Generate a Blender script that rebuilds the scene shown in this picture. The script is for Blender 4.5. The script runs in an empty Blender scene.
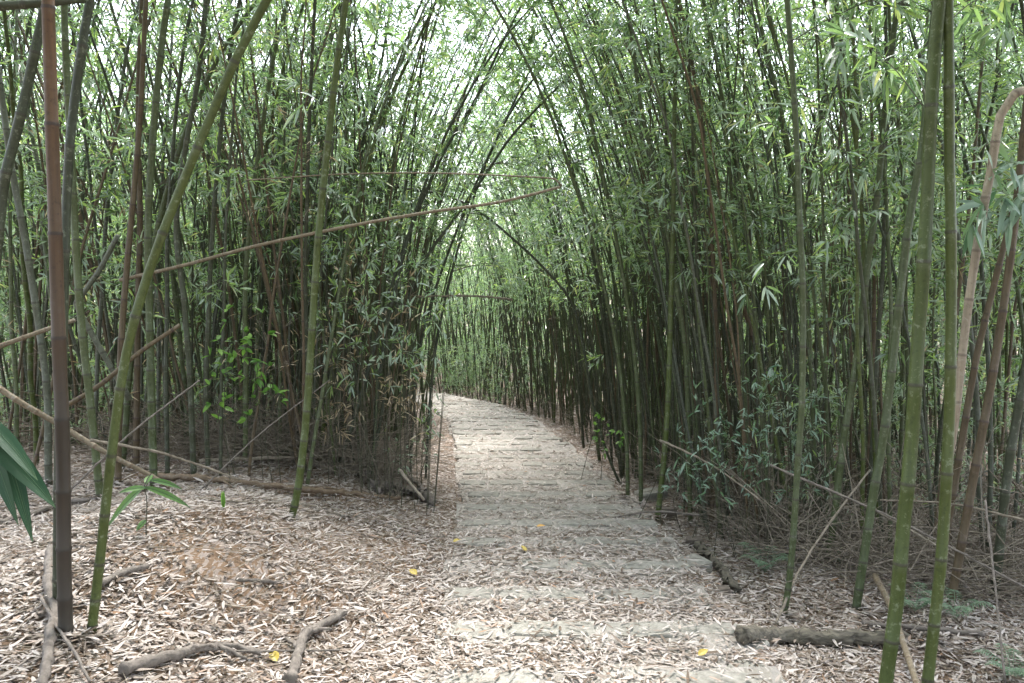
import bpy, math
import numpy as np
from mathutils import Vector

R = math.radians
scene = bpy.context.scene
COL = scene.collection
rng = np.random.default_rng(11)

# ------------------------------------------------------------------ camera
F = 800.0
PITCH = math.atan(71 / 800)
CAM = np.array([0, 0, 1.6])
FW = np.array([0, math.cos(PITCH), -math.sin(PITCH)])
UP = np.array([0, math.sin(PITCH), math.cos(PITCH)])

def at(px, py, Y):
    d = FW + UP * (-(py - 341.5) / F) + np.array([(px - 512) / F, 0, 0])
    return CAM + d * (Y / d[1])

def to_px(p):
    v = np.asarray(p) - CAM
    d = v @ FW
    return 512 + F * v[0] / d, 341.5 - F * (v @ UP) / d

# ------------------------------------------------------------------ terrain
PY = np.array([-60, 0, 4, 7, 9.4, 11, 13, 15, 18, 21, 24, 30, 60.])
PX = np.array([.5, .42, .40, .36, .15, .02, -.2, -.45, -1.15, -2.6, -5.2, -11, -40.])
def path_x(y): return np.interp(y, PY, PX)
HW = 0.82
STEP, DROP = 0.6, 0.048

def grade(y):
    y = np.asarray(y, float)
    return np.where(y < 26, -0.08 * y, -2.08 - 0.01 * (y - 26))

def sm(t):
    t = np.clip(t, 0, 1); return t * t * (3 - 2 * t)

def bumps(x, y):
    return (0.035 * np.sin(x * 2.1 + 1.3 * np.sin(y * .9)) * np.cos(y * 1.7 + x * .6)
            + 0.018 * np.sin(x * 5.3 + y * 3.1) + 0.012 * np.sin(y * 6.7 - x * 4.1))

def ground(x, y):
    x = np.asarray(x, float); y = np.asarray(y, float)
    xc = path_x(y)
    L = sm((xc - 0.80 - x) / 1.9)
    Rr = sm((x - xc - 0.84) / 0.22)
    off = np.abs(x - xc)
    z = grade(y) + L * (0.40 - .75 * sm((y - 8.0) / 3.5)) - 0.10 * Rr + 0.10 * sm((x - xc - 2.4) / 3)
    z = z + bumps(x, y) * sm((off - .8) / .7)
    z = z + 0.17 * np.exp(-((x + 1.85) ** 2 / .7 + (y - 4.6) ** 2 / 1.2))
    return z - 0.03 * (1 - sm((off - HW + .05) / .1))

def tread(y):
    k = np.floor(np.asarray(y, float) / STEP)
    return -0.08 * STEP * k - 0.012 * ((np.asarray(y) / STEP - k))

def surf(x, y):
    inp = np.abs(x - path_x(y)) < HW
    return np.where(inp & (np.asarray(y) < 26), tread(y), ground(x, y))

def hit(px, py):
    Ys = np.linspace(1.5, 60, 6000)
    d = FW + UP * (-(py - 341.5) / F) + np.array([(px - 512) / F, 0, 0])
    P = CAM + d[None] * (Ys / d[1])[:, None]
    b = P[:, 2] < surf(P[:, 0], P[:, 1])
    i = int(np.argmax(b)) if b.any() else len(Ys) - 1
    return P[i]

# ------------------------------------------------------------------ materials
def new_mat(name):
    m = bpy.data.materials.new(name); m.use_nodes = True
    nt = m.node_tree; nt.nodes.clear()
    out = nt.nodes.new('ShaderNodeOutputMaterial')
    return m, nt, out

def N(nt, typ, **kw):
    n = nt.nodes.new(typ)
    for k, v in kw.items():
        if k in n.inputs: n.inputs[k].default_value = v
        else: setattr(n, k, v)
    return n

def ramp(nt, stops, fac=None, interp='LINEAR'):
    n = nt.nodes.new('ShaderNodeValToRGB')
    cr = n.color_ramp; cr.interpolation = interp
    while len(cr.elements) < len(stops): cr.elements.new(0.5)
    for e, (p, c) in zip(cr.elements, stops):
        e.position = p; e.color = (*c, 1) if len(c) == 3 else c
    if fac is not None: nt.links.new(fac, n.inputs[0])
    return n

def math_n(nt, op, a, b=None, clamp=False):
    n = nt.nodes.new('ShaderNodeMath'); n.operation = op; n.use_clamp = clamp
    for i, v in enumerate((a, b)):
        if v is None: continue
        if isinstance(v, (int, float)): n.inputs[i].default_value = v
        else: nt.links.new(v, n.inputs[i])
    return n.outputs[0]

def mix(nt, fac, a, b, mode='MIX'):
    n = nt.nodes.new('ShaderNodeMix'); n.data_type = 'RGBA'; n.blend_type = mode
    for i, v in zip((0, 6, 7), (fac, a, b)):
        if isinstance(v, (int, float)): n.inputs[i].default_value = v
        elif isinstance(v, tuple): n.inputs[i].default_value = (*v, 1)
        else: nt.links.new(v, n.inputs[i])
    return n.outputs[2]

def leaf_mat(name, stops, trans=0.35, rough=0.38, tcol=1.0, spec=0.5, under=None):
    m, nt, out = new_mat(name)
    g = N(nt, 'ShaderNodeNewGeometry'); oi = N(nt, 'ShaderNodeObjectInfo')
    r = math_n(nt, 'FRACT', math_n(nt, 'ADD', g.outputs['Random Per Island'], math_n(nt, 'MULTIPLY', oi.outputs['Random'], .37)))
    cr = ramp(nt, stops, r)
    c = cr.outputs[0]
    if under: c = mix(nt, math_n(nt, 'MULTIPLY', g.outputs['Backfacing'], .7), c, under)  # glaucous underside, strengthened to stand in for white sky glints on the leaves
    b = N(nt, 'ShaderNodeBsdfPrincipled', Roughness=rough)
    b.inputs['Specular IOR Level'].default_value = spec
    nt.links.new(c, b.inputs['Base Color'])
    t = N(nt, 'ShaderNodeBsdfTranslucent')
    tc = mix(nt, 1.0, c, (1.38 * tcol, 1.53 * tcol, 1.12 * tcol), 'MULTIPLY')
    nt.links.new(tc, t.inputs[0])
    mx = N(nt, 'ShaderNodeMixShader', Fac=trans)
    nt.links.new(b.outputs[0], mx.inputs[1]); nt.links.new(t.outputs[0], mx.inputs[2])
    nt.links.new(mx.outputs[0], out.inputs[0])
    return m

def culm_mat(name, c1, c2, ring=(.045, .04, .03), bloom=(.20, .22, .16), bl=.18, rough=.42, streak=0.3, base_dark=None):
    m, nt, out = new_mat(name)
    a = N(nt, 'ShaderNodeAttribute', attribute_name='t')
    oi = N(nt, 'ShaderNodeObjectInfo')
    tc = N(nt, 'ShaderNodeTexCoord')
    mp = N(nt, 'ShaderNodeMapping'); mp.inputs['Scale'].default_value = (60, 60, 2.5)
    nt.links.new(tc.outputs['Object'], mp.inputs[0])
    nz = N(nt, 'ShaderNodeTexNoise', Scale=1.0, Detail=3.0); nt.links.new(mp.outputs[0], nz.inputs[0])
    nz2 = N(nt, 'ShaderNodeTexNoise', Scale=3.0, Detail=4.0); nt.links.new(tc.outputs['Object'], nz2.inputs[0])
    isl = N(nt, 'ShaderNodeNewGeometry')
    rnd = math_n(nt, 'FRACT', math_n(nt, 'ADD', oi.outputs['Random'], isl.outputs['Random Per Island']))
    f = math_n(nt, 'ADD', math_n(nt, 'MULTIPLY', rnd, .55), math_n(nt, 'MULTIPLY', nz2.outputs[0], .5), True)
    col = mix(nt, f, c1, c2)
    k = math_n(nt, 'MULTIPLY', math_n(nt, 'SUBTRACT', nz.outputs[0], .5), streak * 4)
    k = math_n(nt, 'ADD', k, 1.0, False)
    cmb = N(nt, 'ShaderNodeCombineColor')
    for i in range(3): nt.links.new(k, cmb.inputs[i])
    col = mix(nt, .6, col, cmb.outputs[0], 'MULTIPLY')
    fr = math_n(nt, 'FRACT', math_n(nt, 'ADD', a.outputs['Fac'], .5))      # node at .5
    d = math_n(nt, 'SUBTRACT', fr, .5)
    below = ramp(nt, [(0, (0, 0, 0)), (.40, (0, 0, 0)), (.478, (1, 1, 1)), (.484, (0, 0, 0)), (1, (0, 0, 0))], fr).outputs[0]
    col = mix(nt, math_n(nt, 'MULTIPLY', below, bl), col, bloom)
    rr = ramp(nt, [(0, (0, 0, 0)), (.482, (0, 0, 0)), (.492, (1, 1, 1)), (.510, (1, 1, 1)), (.52, (0, 0, 0)), (1, (0, 0, 0))], fr).outputs[0]
    col = mix(nt, math_n(nt, 'MULTIPLY', rr, .8), col, ring)
    nz3 = N(nt, 'ShaderNodeTexNoise', Scale=34.0, Detail=5.0, Roughness=.7); nt.links.new(tc.outputs['Object'], nz3.inputs[0])
    sp = ramp(nt, [(.0, (0, 0, 0)), (.56, (0, 0, 0)), (.66, (1, 1, 1))], nz3.outputs[0]).outputs[0]
    col = mix(nt, math_n(nt, 'MULTIPLY', sp, .28), col, tuple(min(.4, x * 1.5 + .03) for x in bloom))
    sp2 = ramp(nt, [(.0, (1, 1, 1)), (.36, (1, 1, 1)), (.44, (0, 0, 0))], nz3.outputs[0]).outputs[0]
    col = mix(nt, math_n(nt, 'MULTIPLY', sp2, .45), col, tuple(x * .35 for x in c1))
    if base_dark:
        bd = ramp(nt, [(0, (1, 1, 1)), (.5, (0.9, .9, .9)), (1, (0, 0, 0))], math_n(nt, 'DIVIDE', a.outputs['Fac'], base_dark[0], True)).outputs[0]
        col = mix(nt, bd, col, base_dark[1])
    b = N(nt, 'ShaderNodeBsdfPrincipled', Roughness=rough + .08); b.inputs['Specular IOR Level'].default_value = .35
    nt.links.new(col, b.inputs['Base Color'])
    bm = N(nt, 'ShaderNodeBump', Strength=.25, Distance=.003); nt.links.new(nz.outputs[0], bm.inputs['Height'])
    nt.links.new(bm.outputs[0], b.inputs['Normal'])
    nt.links.new(b.outputs[0], out.inputs[0])
    return m

def bark_mat(name, c1, c2, scale=(12, 12, 3), rough=.9, bump=.8):
    m, nt, out = new_mat(name)
    tc = N(nt, 'ShaderNodeTexCoord')
    mp = N(nt, 'ShaderNodeMapping'); mp.inputs['Scale'].default_value = scale
    nt.links.new(tc.outputs['Object'], mp.inputs[0])
    nz = N(nt, 'ShaderNodeTexNoise', Scale=2.5, Detail=6.0, Roughness=.65); nt.links.new(mp.outputs[0], nz.inputs[0])
    cr = ramp(nt, [(.3, c1), (.68, c2)], nz.outputs[0])
    g = N(nt, 'ShaderNodeNewGeometry')
    col = mix(nt, math_n(nt, 'MULTIPLY', g.outputs['Random Per Island'], .5), cr.outputs[0], tuple(x * .55 for x in c1))
    b = N(nt, 'ShaderNodeBsdfPrincipled', Roughness=rough); nt.links.new(col, b.inputs['Base Color'])
    bm = N(nt, 'ShaderNodeBump', Strength=bump, Distance=.01); nt.links.new(nz.outputs[0], bm.inputs['Height'])
    nt.links.new(bm.outputs[0], b.inputs['Normal']); nt.links.new(b.outputs[0], out.inputs[0])
    return m

def soil_mat(name, path=False):
    m, nt, out = new_mat(name)
    tc = N(nt, 'ShaderNodeTexCoord')
    P = tc.outputs['Object']
    n1 = N(nt, 'ShaderNodeTexNoise', Scale=1.6, Detail=8.0, Roughness=.6); nt.links.new(P, n1.inputs[0])
    n2 = N(nt, 'ShaderNodeTexNoise', Scale=22.0, Detail=6.0, Roughness=.7); nt.links.new(P, n2.inputs[0])
    # scattered bits of old litter pressed into the soil: two sets of stretched cells
    bits = []
    for rz, sc in ((.5, (70, 15, 20)), (2.0, (80, 17, 20))):
        mp = N(nt, 'ShaderNodeMapping'); mp.inputs['Rotation'].default_value = (0, 0, rz); mp.inputs['Scale'].default_value = sc
        nw = N(nt, 'ShaderNodeTexNoise', Scale=4.0); nt.links.new(P, nw.inputs[0])
        w = mix(nt, .12, P, nw.outputs[1]); nt.links.new(w, mp.inputs[0])
        v = N(nt, 'ShaderNodeTexVoronoi', Scale=1.0); nt.links.new(mp.outputs[0], v.inputs[0]); bits.append(v)
    if path:
        base = ramp(nt, [(.3, (.17, .152, .128)), (.7, (.32, .295, .258))], n1.outputs[0]).outputs[0]
        lit, amt = (.36, .33, .30), .35
    else:
        base = ramp(nt, [(.3, (.085, .052, .031)), (.7, (.17, .108, .065))], n1.outputs[0]).outputs[0]
        lit, amt = (.28, .23, .20), .28
    base = mix(nt, .5, base, ramp(nt, [(.2, (.5, .5, .5)), (.8, (1.3, 1.3, 1.3))], n2.outputs[0]).outputs[0], 'MULTIPLY')
    c = base
    for v in bits:
        sep = N(nt, 'ShaderNodeSeparateColor'); nt.links.new(v.outputs['Color'], sep.inputs[0])
        pick = math_n(nt, 'LESS_THAN', sep.outputs[0], amt)
        lc = mix(nt, sep.outputs[1], lit, tuple(x * .55 for x in lit))
        c = mix(nt, math_n(nt, 'MULTIPLY', pick, .8), c, lc)
    b = N(nt, 'ShaderNodeBsdfPrincipled', Roughness=.95); nt.links.new(c, b.inputs['Base Color'])
    bm = N(nt, 'ShaderNodeBump', Strength=.7, Distance=.02); nt.links.new(n2.outputs[0], bm.inputs['Height'])
    nt.links.new(bm.outputs[0], b.inputs['Normal']); nt.links.new(b.outputs[0], out.inputs[0])
    return m

LEAF = leaf_mat('bamboo_leaf_green', [(0, (.045, .08, .045)), (.35, (.10, .155, .075)), (.7, (.165, .24, .10)), (.93, (.25, .33, .10)), (1, (.38, .36, .18))],
                trans=.47, rough=.25, tcol=1.25, under=(.32, .38, .35), spec=1.0)
LEAF_FAR = leaf_mat('bamboo_leaf_far', [(0, (.065, .115, .055)), (.4, (.115, .175, .08)), (.8, (.185, .26, .11)), (1, (.34, .34, .18))],
                    trans=.48, rough=.28, tcol=1.3, under=(.32, .38, .35), spec=1.0)
LEAF_BRIGHT = leaf_mat('broad_leaf_green', [(0, (.07, .16, .03)), (.6, (.12, .24, .05)), (1, (.2, .34, .06))], trans=.4, rough=.4)
LEAF_DARK = leaf_mat('broad_leaf_dark', [(0, (.012, .04, .018)), (1, (.02, .055, .025))], trans=.12, rough=.5, spec=.25)
LEAF_BLUE = leaf_mat('shoot_leaf_bluish', [(0, (.06, .12, .07)), (.6, (.11, .19, .11)), (1, (.18, .27, .14))], trans=.3, rough=.4, under=(.2, .27, .22))
LEAF_DEAD = leaf_mat('dead_leaf', [(0, (.22, .15, .09)), (.5, (.36, .28, .19)), (1, (.5, .42, .32))], trans=.25, rough=.7, spec=.3)
LITTER = leaf_mat('litter_leaf', [(0, (.065, .045, .03)), (.16, (.14, .105, .078)), (.36, (.25, .207, .175)), (.62, (.36, .315, .285)), (.93, (.47, .42, .39)), (1, (.24, .14, .08))],
                  trans=.10, rough=.75, tcol=.6, spec=.3)
YELLOW = leaf_mat('yellow_leaf', [(0, (.36, .27, .04)), (1, (.40, .30, .05))], trans=.2, rough=.5, tcol=.7)
ORANGE = leaf_mat('orange_leaf', [(0, (.50, .26, .04)), (1, (.52, .28, .05))], trans=.2, rough=.5, tcol=.7)
TWIG = bark_mat('twig_green_brown', (.04, .042, .024), (.08, .075, .045), bump=.2)
TWIG_DEAD = bark_mat('twig_dead', (.10, .08, .057), (.32, .272, .215), bump=.2)
GREEN = culm_mat('culm_green', (.040, .055, .022), (.075, .09, .036))
BRIGHT = culm_mat('culm_bright_green', (.038, .056, .011), (.064, .080, .019), bl=.15)
DARK = culm_mat('culm_dark_green', (.028, .034, .02), (.055, .06, .034))
GREY = culm_mat('culm_grey_green', (.055, .062, .045), (.095, .10, .072))
BROWN = culm_mat('culm_red_brown', (.055, .040, .022), (.115, .083, .046), ring=(.05, .035, .03), bloom=(.09, .06, .05), streak=.5, rough=.5)
BROWNB = culm_mat('culm_red_brown_dark_foot', (.105, .050, .022), (.14, .075, .035), ring=(.04, .03, .03), bloom=(.09, .06, .05), streak=.6, rough=.5, base_dark=(10, (.032, .027, .021)))
TAN = culm_mat('culm_dead_tan', (.10, .078, .05), (.19, .15, .10), ring=(.12, .08, .05), bloom=(.45, .38, .3), streak=.4, rough=.6)
PALE = culm_mat('culm_bleached', (.20, .16, .115), (.30, .25, .19), ring=(.12, .09, .07), bloom=(.3, .25, .2), streak=.5, rough=.6, base_dark=(9, (.085, .055, .034)))
WOOD = bark_mat('rotten_wood', (.04, .034, .026), (.23, .20, .15), scale=(4, 18, 18))
WOODG = bark_mat('weathered_branch', (.085, .07, .06), (.24, .205, .175), scale=(10, 10, 10))
STONE = bark_mat('weathered_stone', (.17, .160, .136), (.34, .322, .282), scale=(12, 12, 12), rough=.92, bump=.5)
STONED = bark_mat('dark_stone', (.09, .07, .055), (.16, .13, .105), scale=(5, 5, 5), rough=.92, bump=.5)
SOIL = soil_mat('soil_with_litter'); PATHM = soil_mat('trodden_earth', True)
RIB = bark_mat('leaf_rib', (.06, .11, .05), (.09, .15, .07), bump=.1)
LEAF_MID = leaf_mat('sapling_leaf', [(0, (.05, .12, .03)), (1, (.09, .18, .04))], trans=.35, rough=.45)
FERN = leaf_mat('fern_frond', [(0, (.09, .15, .09)), (1, (.16, .24, .15))], trans=.3, rough=.5)

# ------------------------------------------------------------------ mesh builder
class MB:
    def __init__(s): s.v = []; s.f = []; s.t = []; s.n = 0
    def add(s, v, faces, t=None, m=0):
        v = np.asarray(v, float).reshape(-1, 3)
        for fa in faces:
            if len(fa): s.f.append((np.asarray(fa) + s.n, m))
        s.v.append(v); s.t.append(np.zeros(len(v)) if t is None else np.asarray(t, float)); s.n += len(v)
    def mesh(s, name, mats, smooth=True):
        V = np.concatenate(s.v); T = np.concatenate(s.t)
        me = bpy.data.meshes.new(name)
        me.vertices.add(len(V)); me.vertices.foreach_set('co', V.astype(np.float32).ravel())
        loops = np.concatenate([f.ravel() for f, _ in s.f]).astype(np.int32)
        tot = np.concatenate([np.full(len(f), f.shape[1]) for f, _ in s.f]).astype(np.int32)
        mi = np.concatenate([np.full(len(f), m) for f, m in s.f]).astype(np.int32)
        st = np.concatenate([[0], np.cumsum(tot)[:-1]]).astype(np.int32)
        me.loops.add(len(loops)); me.loops.foreach_set('vertex_index', loops)
        me.polygons.add(len(tot)); me.polygons.foreach_set('loop_start', st); me.polygons.foreach_set('loop_total', tot)
        me.polygons.foreach_set('material_index', mi)
        me.polygons.foreach_set('use_smooth', np.full(len(tot), smooth))
        a = me.attributes.new('t', 'FLOAT', 'POINT'); a.data.foreach_set('value', T.astype(np.float32))
        for m in (mats if isinstance(mats, (list, tuple)) else [mats]): me.materials.append(m)
        me.update(calc_edges=True)
        return me
    def build(s, name, mats, parent=None, smooth=True, loc=None):
        if loc is not None:
            s.v = [v - np.asarray(loc) for v in s.v]
        o = bpy.data.objects.new(name, s.mesh(name, mats, smooth)); COL.objects.link(o)
        if loc is not None: o.location = loc
        o.parent = parent
        return o
    def arrays(s):
        return np.concatenate(s.v), s.f, np.concatenate(s.t)

def nrm(a): return a / np.maximum(np.linalg.norm(a, axis=-1, keepdims=True), 1e-9)

def tubes(mb, P, Rr, sides=3, T=None, m=0, cap=False):
    """many tubes at once: P (n,k,3), Rr (n,k)"""
    P = np.asarray(P, float); Rr = np.asarray(Rr, float)
    n, k, _ = P.shape
    if n == 0: return
    tg = np.empty_like(P); tg[:, 1:-1] = P[:, 2:] - P[:, :-2]; tg[:, 0] = P[:, 1] - P[:, 0]; tg[:, -1] = P[:, -1] - P[:, -2]
    tg = nrm(tg)
    main = nrm(P[:, -1] - P[:, 0])
    ref = np.where(np.abs(main[:, 2:3]) > .8, np.array([[0, 1., 0]]), np.array([[0, 0, 1.]]))[:, None]
    u = nrm(np.cross(tg, ref)); w = np.cross(tg, u)
    a = np.arange(sides) * 2 * math.pi / sides
    ring = u[:, :, None] * np.cos(a)[None, None, :, None] + w[:, :, None] * np.sin(a)[None, None, :, None]
    V = P[:, :, None] + ring * Rr[:, :, None, None]
    idx = np.arange(n * k * sides).reshape(n, k, sides)
    A = idx[:, :-1]; B = idx[:, 1:]
    q = np.stack([A, np.roll(A, -1, 2), np.roll(B, -1, 2), B], -1).reshape(-1, 4)
    t = None if T is None else np.repeat(np.asarray(T, float).reshape(n, k), sides, axis=1).ravel()
    V = V.reshape(-1, 3); faces = [q]
    if cap:
        c0 = n * k * sides
        V = np.concatenate([V, P[:, 0], P[:, -1]])
        if t is not None: t = np.concatenate([t, np.zeros(2 * n) + .25])
        i0 = idx[:, 0]; i1 = idx[:, -1]
        f0 = np.stack([np.roll(i0, -1, 1), i0, np.repeat((c0 + np.arange(n))[:, None], sides, 1)], -1).reshape(-1, 3)
        f1 = np.stack([i1, np.roll(i1, -1, 1), np.repeat((c0 + n + np.arange(n))[:, None], sides, 1)], -1).reshape(-1, 3)
        faces += [f0, f1]
    mb.add(V, faces, t, m)

def leaves(mb, B, D, L, W, lod=1, m=0, rg=rng, droop=.35, nbias=None, fold=.3):
    """many lance-shaped leaves: B base, D direction, L length, W width"""
    n = len(B)
    if n == 0: return
    D = nrm(D)
    ref = np.array([[0, 0, 1.]]) + rg.normal(0, .55, (n, 3)) if nbias is None else nbias
    S = nrm(np.cross(D, ref)); U = nrm(np.cross(S, D))
    L = np.broadcast_to(L, (n,))[:, None]; W = np.broadcast_to(W, (n,))[:, None] * .5
    dr = droop * rg.uniform(.3, 1.2, (n, 1)) * L
    down = np.array([[0, 0, -1.]])
    if lod == 1:
        a = B; c = B + D * L + down * dr
        M = B + D * L * .4 + down * dr * .12
        l = M + S * W + U * W * fold * 1.15; r = M - S * W + U * W * fold * 1.15
        V = np.stack([a, l, c, r], 1)
        i = np.arange(n)[:, None] * 4
        f = np.concatenate([i + np.array([[0, 2, 1]]), i + np.array([[0, 3, 2]])])
        mb.add(V, [f], None, m)
    else:
        st = [(.22, .85), (.5, 1.0), (.78, .6)]
        V = [B]
        for s, w in st:
            M = B + D * L * s + down * dr * s * s
            V += [M + S * W * w + U * W * fold * w, M, M - S * W * w + U * W * fold * w]
        V.append(B + D * L * (1 - droop * .15) + down * dr)
        V = np.stack(V, 1); i = np.arange(n)[:, None] * 11
        tri = [[0, 2, 1], [0, 3, 2], [10, 7, 8], [10, 8, 9]]
        quad = [[1, 2, 5, 4], [2, 3, 6, 5], [4, 5, 8, 7], [5, 6, 9, 8]]
        mb.add(V, [np.concatenate([i + np.array([q]) for q in tri]), np.concatenate([i + np.array([q]) for q in quad])], None, m)

class Curve:
    """polyline smoothed by Catmull-Rom and read by arc length"""
    def __init__(s, pts, smooth=8):
        p = np.asarray(pts, float)
        if smooth and len(p) > 2:
            q = np.vstack([2 * p[0] - p[1], p, 2 * p[-1] - p[-2]]); o = []
            for i in range(1, len(q) - 2):
                for u in np.linspace(0, 1, smooth, endpoint=False):
                    a, b, c, d = q[i - 1], q[i], q[i + 1], q[i + 2]
                    o.append(.5 * ((2 * b) + (c - a) * u + (2 * a - 5 * b + 4 * c - d) * u * u + (3 * b - a - 3 * c + d) * u ** 3))
            o.append(p[-1]); p = np.array(o)
        s.p = p; s.s = np.concatenate([[0], np.cumsum(np.linalg.norm(np.diff(p, axis=0), axis=1))]); s.len = s.s[-1]
    def pos(s, x): return np.stack([np.interp(x, s.s, s.p[:, i]) for i in range(3)], -1)
    def tan(s, x): return nrm(s.pos(np.asarray(x) + .03) - s.pos(np.asarray(x) - .03))

def culm(mb, cv, r0, r1, inter=.28, sides=8, rg=rng, cap=False, m=0):
    """jointed bamboo stem along a curve; returns arc lengths of the nodes"""
    nodes = [rg.uniform(.03, .12)]; k = 0
    while nodes[-1] < cv.len - inter * .6:
        nodes.append(nodes[-1] + inter * (min(1.0, .30 + .11 * k)) * rg.uniform(.9, 1.1)); k += 1
    S = [0.0]; T = [.3]; K = [1.0]
    for i, sn in enumerate(nodes):
        g = min(.010, inter * .05)
        S += [sn - g, sn, sn + g]; T += [i + 1 - .02, i + 1, i + 1 + .02]; K += [1.0, 1.13, .98]
        if i + 1 < len(nodes):
            h = (nodes[i + 1] - sn) / 2
            S.append(sn + h); T.append(i + 1.5); K.append(.97)
    S.append(cv.len); T.append(len(nodes) + .5); K.append(1.0)
    S = np.array(S); f = np.clip(S / cv.len, 0, 1)
    Rr = (r0 + (r1 - r0) * f ** 1.3) * np.array(K)
    tubes(mb, cv.pos(S)[None], Rr[None], sides, np.array(T)[None], m, cap)
    return np.array([x for x in nodes if x < cv.len])

def foliage(mb, cv, nodes, rg, s0, per=1.6, Lb=.8, ntw=6, nlf=5, ll=.11, lw=.017, lod=1, twigs=True, mt=0, ml=1, droop=.22, up=.75, side=None, r=.0035):
    """side branches, twigs and hanging leaves"""
    ns = nodes[nodes > s0]
    if len(ns) == 0: return
    ns = np.repeat(ns, rg.poisson(per, len(ns)) + (rg.random(len(ns)) < .3))
    n = len(ns)
    if n == 0: return
    A = cv.pos(ns); T = cv.tan(ns)
    az = rg.uniform(0, 2 * math.pi, n)
    O = np.stack([np.cos(az), np.sin(az), np.zeros(n)], 1)
    if side is not None: O = nrm(O * .6 + np.asarray(side)[None])
    fr = (ns - s0) / max(cv.len - s0, .1)
    D = nrm(O + T * rg.uniform(.4, 1.1, (n, 1)) * up)
    L = Lb * rg.uniform(.55, 1.2, n) * (1 - .45 * fr)
    u = np.linspace(0, 1, 4)
    sag = rg.uniform(.1, .45, n) * L
    P = A[:, None] + D[:, None] * (L[:, None] * u)[:, :, None]
    P[:, :, 2] -= sag[:, None] * u ** 2
    tubes(mb, P, r * np.array([1.2, 1, .7, .35])[None] * rg.uniform(.7, 1.2, (n, 1)), 3, None, mt)
    # twigs
    j = np.repeat(np.arange(n), ntw); uu = rg.uniform(.25, 1, len(j))
    B = A[j] + D[j] * (L[j] * uu)[:, None]; B[:, 2] -= sag[j] * uu ** 2
    d = D[j].copy(); d[:, 2] -= sag[j] / L[j] * 2 * uu
    d = nrm(nrm(d) + rg.normal(0, .55, d.shape))
    tl = rg.uniform(.08, .28, len(j)) * (Lb / .8)
    E = B + d * tl[:, None]; E[:, 2] -= .2 * tl
    if twigs: tubes(mb, np.stack([B, E], 1), np.stack([np.full(len(j), r * .5), np.full(len(j), r * .25)], 1), 3, None, mt)
    # leaves in small fans
    q = np.repeat(np.arange(len(j)), nlf); w = rg.uniform(.35, 1.0, len(q)) ** .6
    LB = B[q] + (E[q] - B[q]) * w[:, None]
    ld = nrm(d[q] + rg.normal(0, .6, (len(q), 3)) + np.array([[0, 0, -.12]]))
    leaves(mb, LB, ld, ll * rg.uniform(.55, 1.25, len(q)), lw * rg.uniform(.7, 1.2, len(q)), lod, ml, rg, droop)

def tag(o, label=None, cat=None, group=None, kind=None):
    if label: o['label'] = label
    if cat: o['category'] = cat
    if group: o['group'] = group
    if kind: o['kind'] = kind
    return o

def empty(name, loc):
    o = bpy.data.objects.new(name, None); COL.objects.link(o); o.location = loc
    o.empty_display_size = .2
    return o

# ------------------------------------------------------------------ setting
def grid(xs, ys, fz):
    X, Y = np.meshgrid(xs, ys); Z = fz(X, Y)
    V = np.stack([X, Y, Z], -1).reshape(-1, 3); nx = len(xs); ny = len(ys)
    i = np.arange(nx * ny).reshape(ny, nx)
    q = np.stack([i[:-1, :-1], i[:-1, 1:], i[1:, 1:], i[1:, :-1]], -1).reshape(-1, 4)
    return V, q

xs = np.concatenate([[-400, -150, -60, -30, -18, -12, -9], np.arange(-7, 6, .07), [6.3, 7, 9, 12, 18, 30, 60, 150, 400]])
ys = np.concatenate([[-300, -80, -20, -8, -3], np.arange(0, 16, .08), np.arange(16, 30, .3), [32, 36, 42, 55, 80, 150, 400]])
mb = MB(); V, q = grid(xs, ys, ground); mb.add(V, [q]); g = mb.build('ground', SOIL); tag(g, kind='structure')

# stepped earth path
mb = MB()
K0, K1 = -6, 42
for k in range(K0, K1):
    y0, y1 = k * STEP, (k + 1) * STEP
    cols = np.linspace(-1, 1, 12)
    rows = [y0, y0 + .2, y0 + .4, y1 - .001]
    r2 = np.random.default_rng(500 + k)
    V = []
    e0, e1 = r2.uniform(-.05, .04, 2)
    for yy in rows:
        xc = float(path_x(yy))
        for c in cols:
            hw = HW + (e1 if c > 0 else e0)
            z = float(tread(min(yy, y1 - .01))) + .006 * math.sin(9 * c + 5 * yy)
            V.append((xc + c * hw, yy, z))
    # skirt
    n = 12
    top = len(V)
    for yy in (y0, y1 - .001):
        for c in cols: V.append((float(path_x(yy)) + c * (HW + .02), yy, float(tread(y0 + .1)) - .22))
    for yy in rows:
        for c in (-1, 1): V.append((float(path_x(yy)) + c * (HW + .02), yy, float(tread(y0 + .1)) - .22))
    F_ = []
    for a in range(3):
        for b in range(n - 1): F_.append((a * n + b, a * n + b + 1, (a + 1) * n + b + 1, (a + 1) * n + b))
    for b in range(n - 1):
        F_.append((b + 1, b, top + b, top + b + 1)); F_.append((3 * n + b, 3 * n + b + 1, top + n + b + 1, top + n + b))
    s2 = top + 2 * n
    for a in range(3):
        F_.append((a * n, (a + 1) * n, s2 + 2 * a + 2, s2 + 2 * a)); F_.append(((a + 1) * n + n - 1, a * n + n - 1, s2 + 2 * a + 1, s2 + 2 * a + 3))
    mb.add(V, [np.array(F_)])
p = mb.build('path', PATHM, smooth=False); tag(p, kind='structure')

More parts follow.
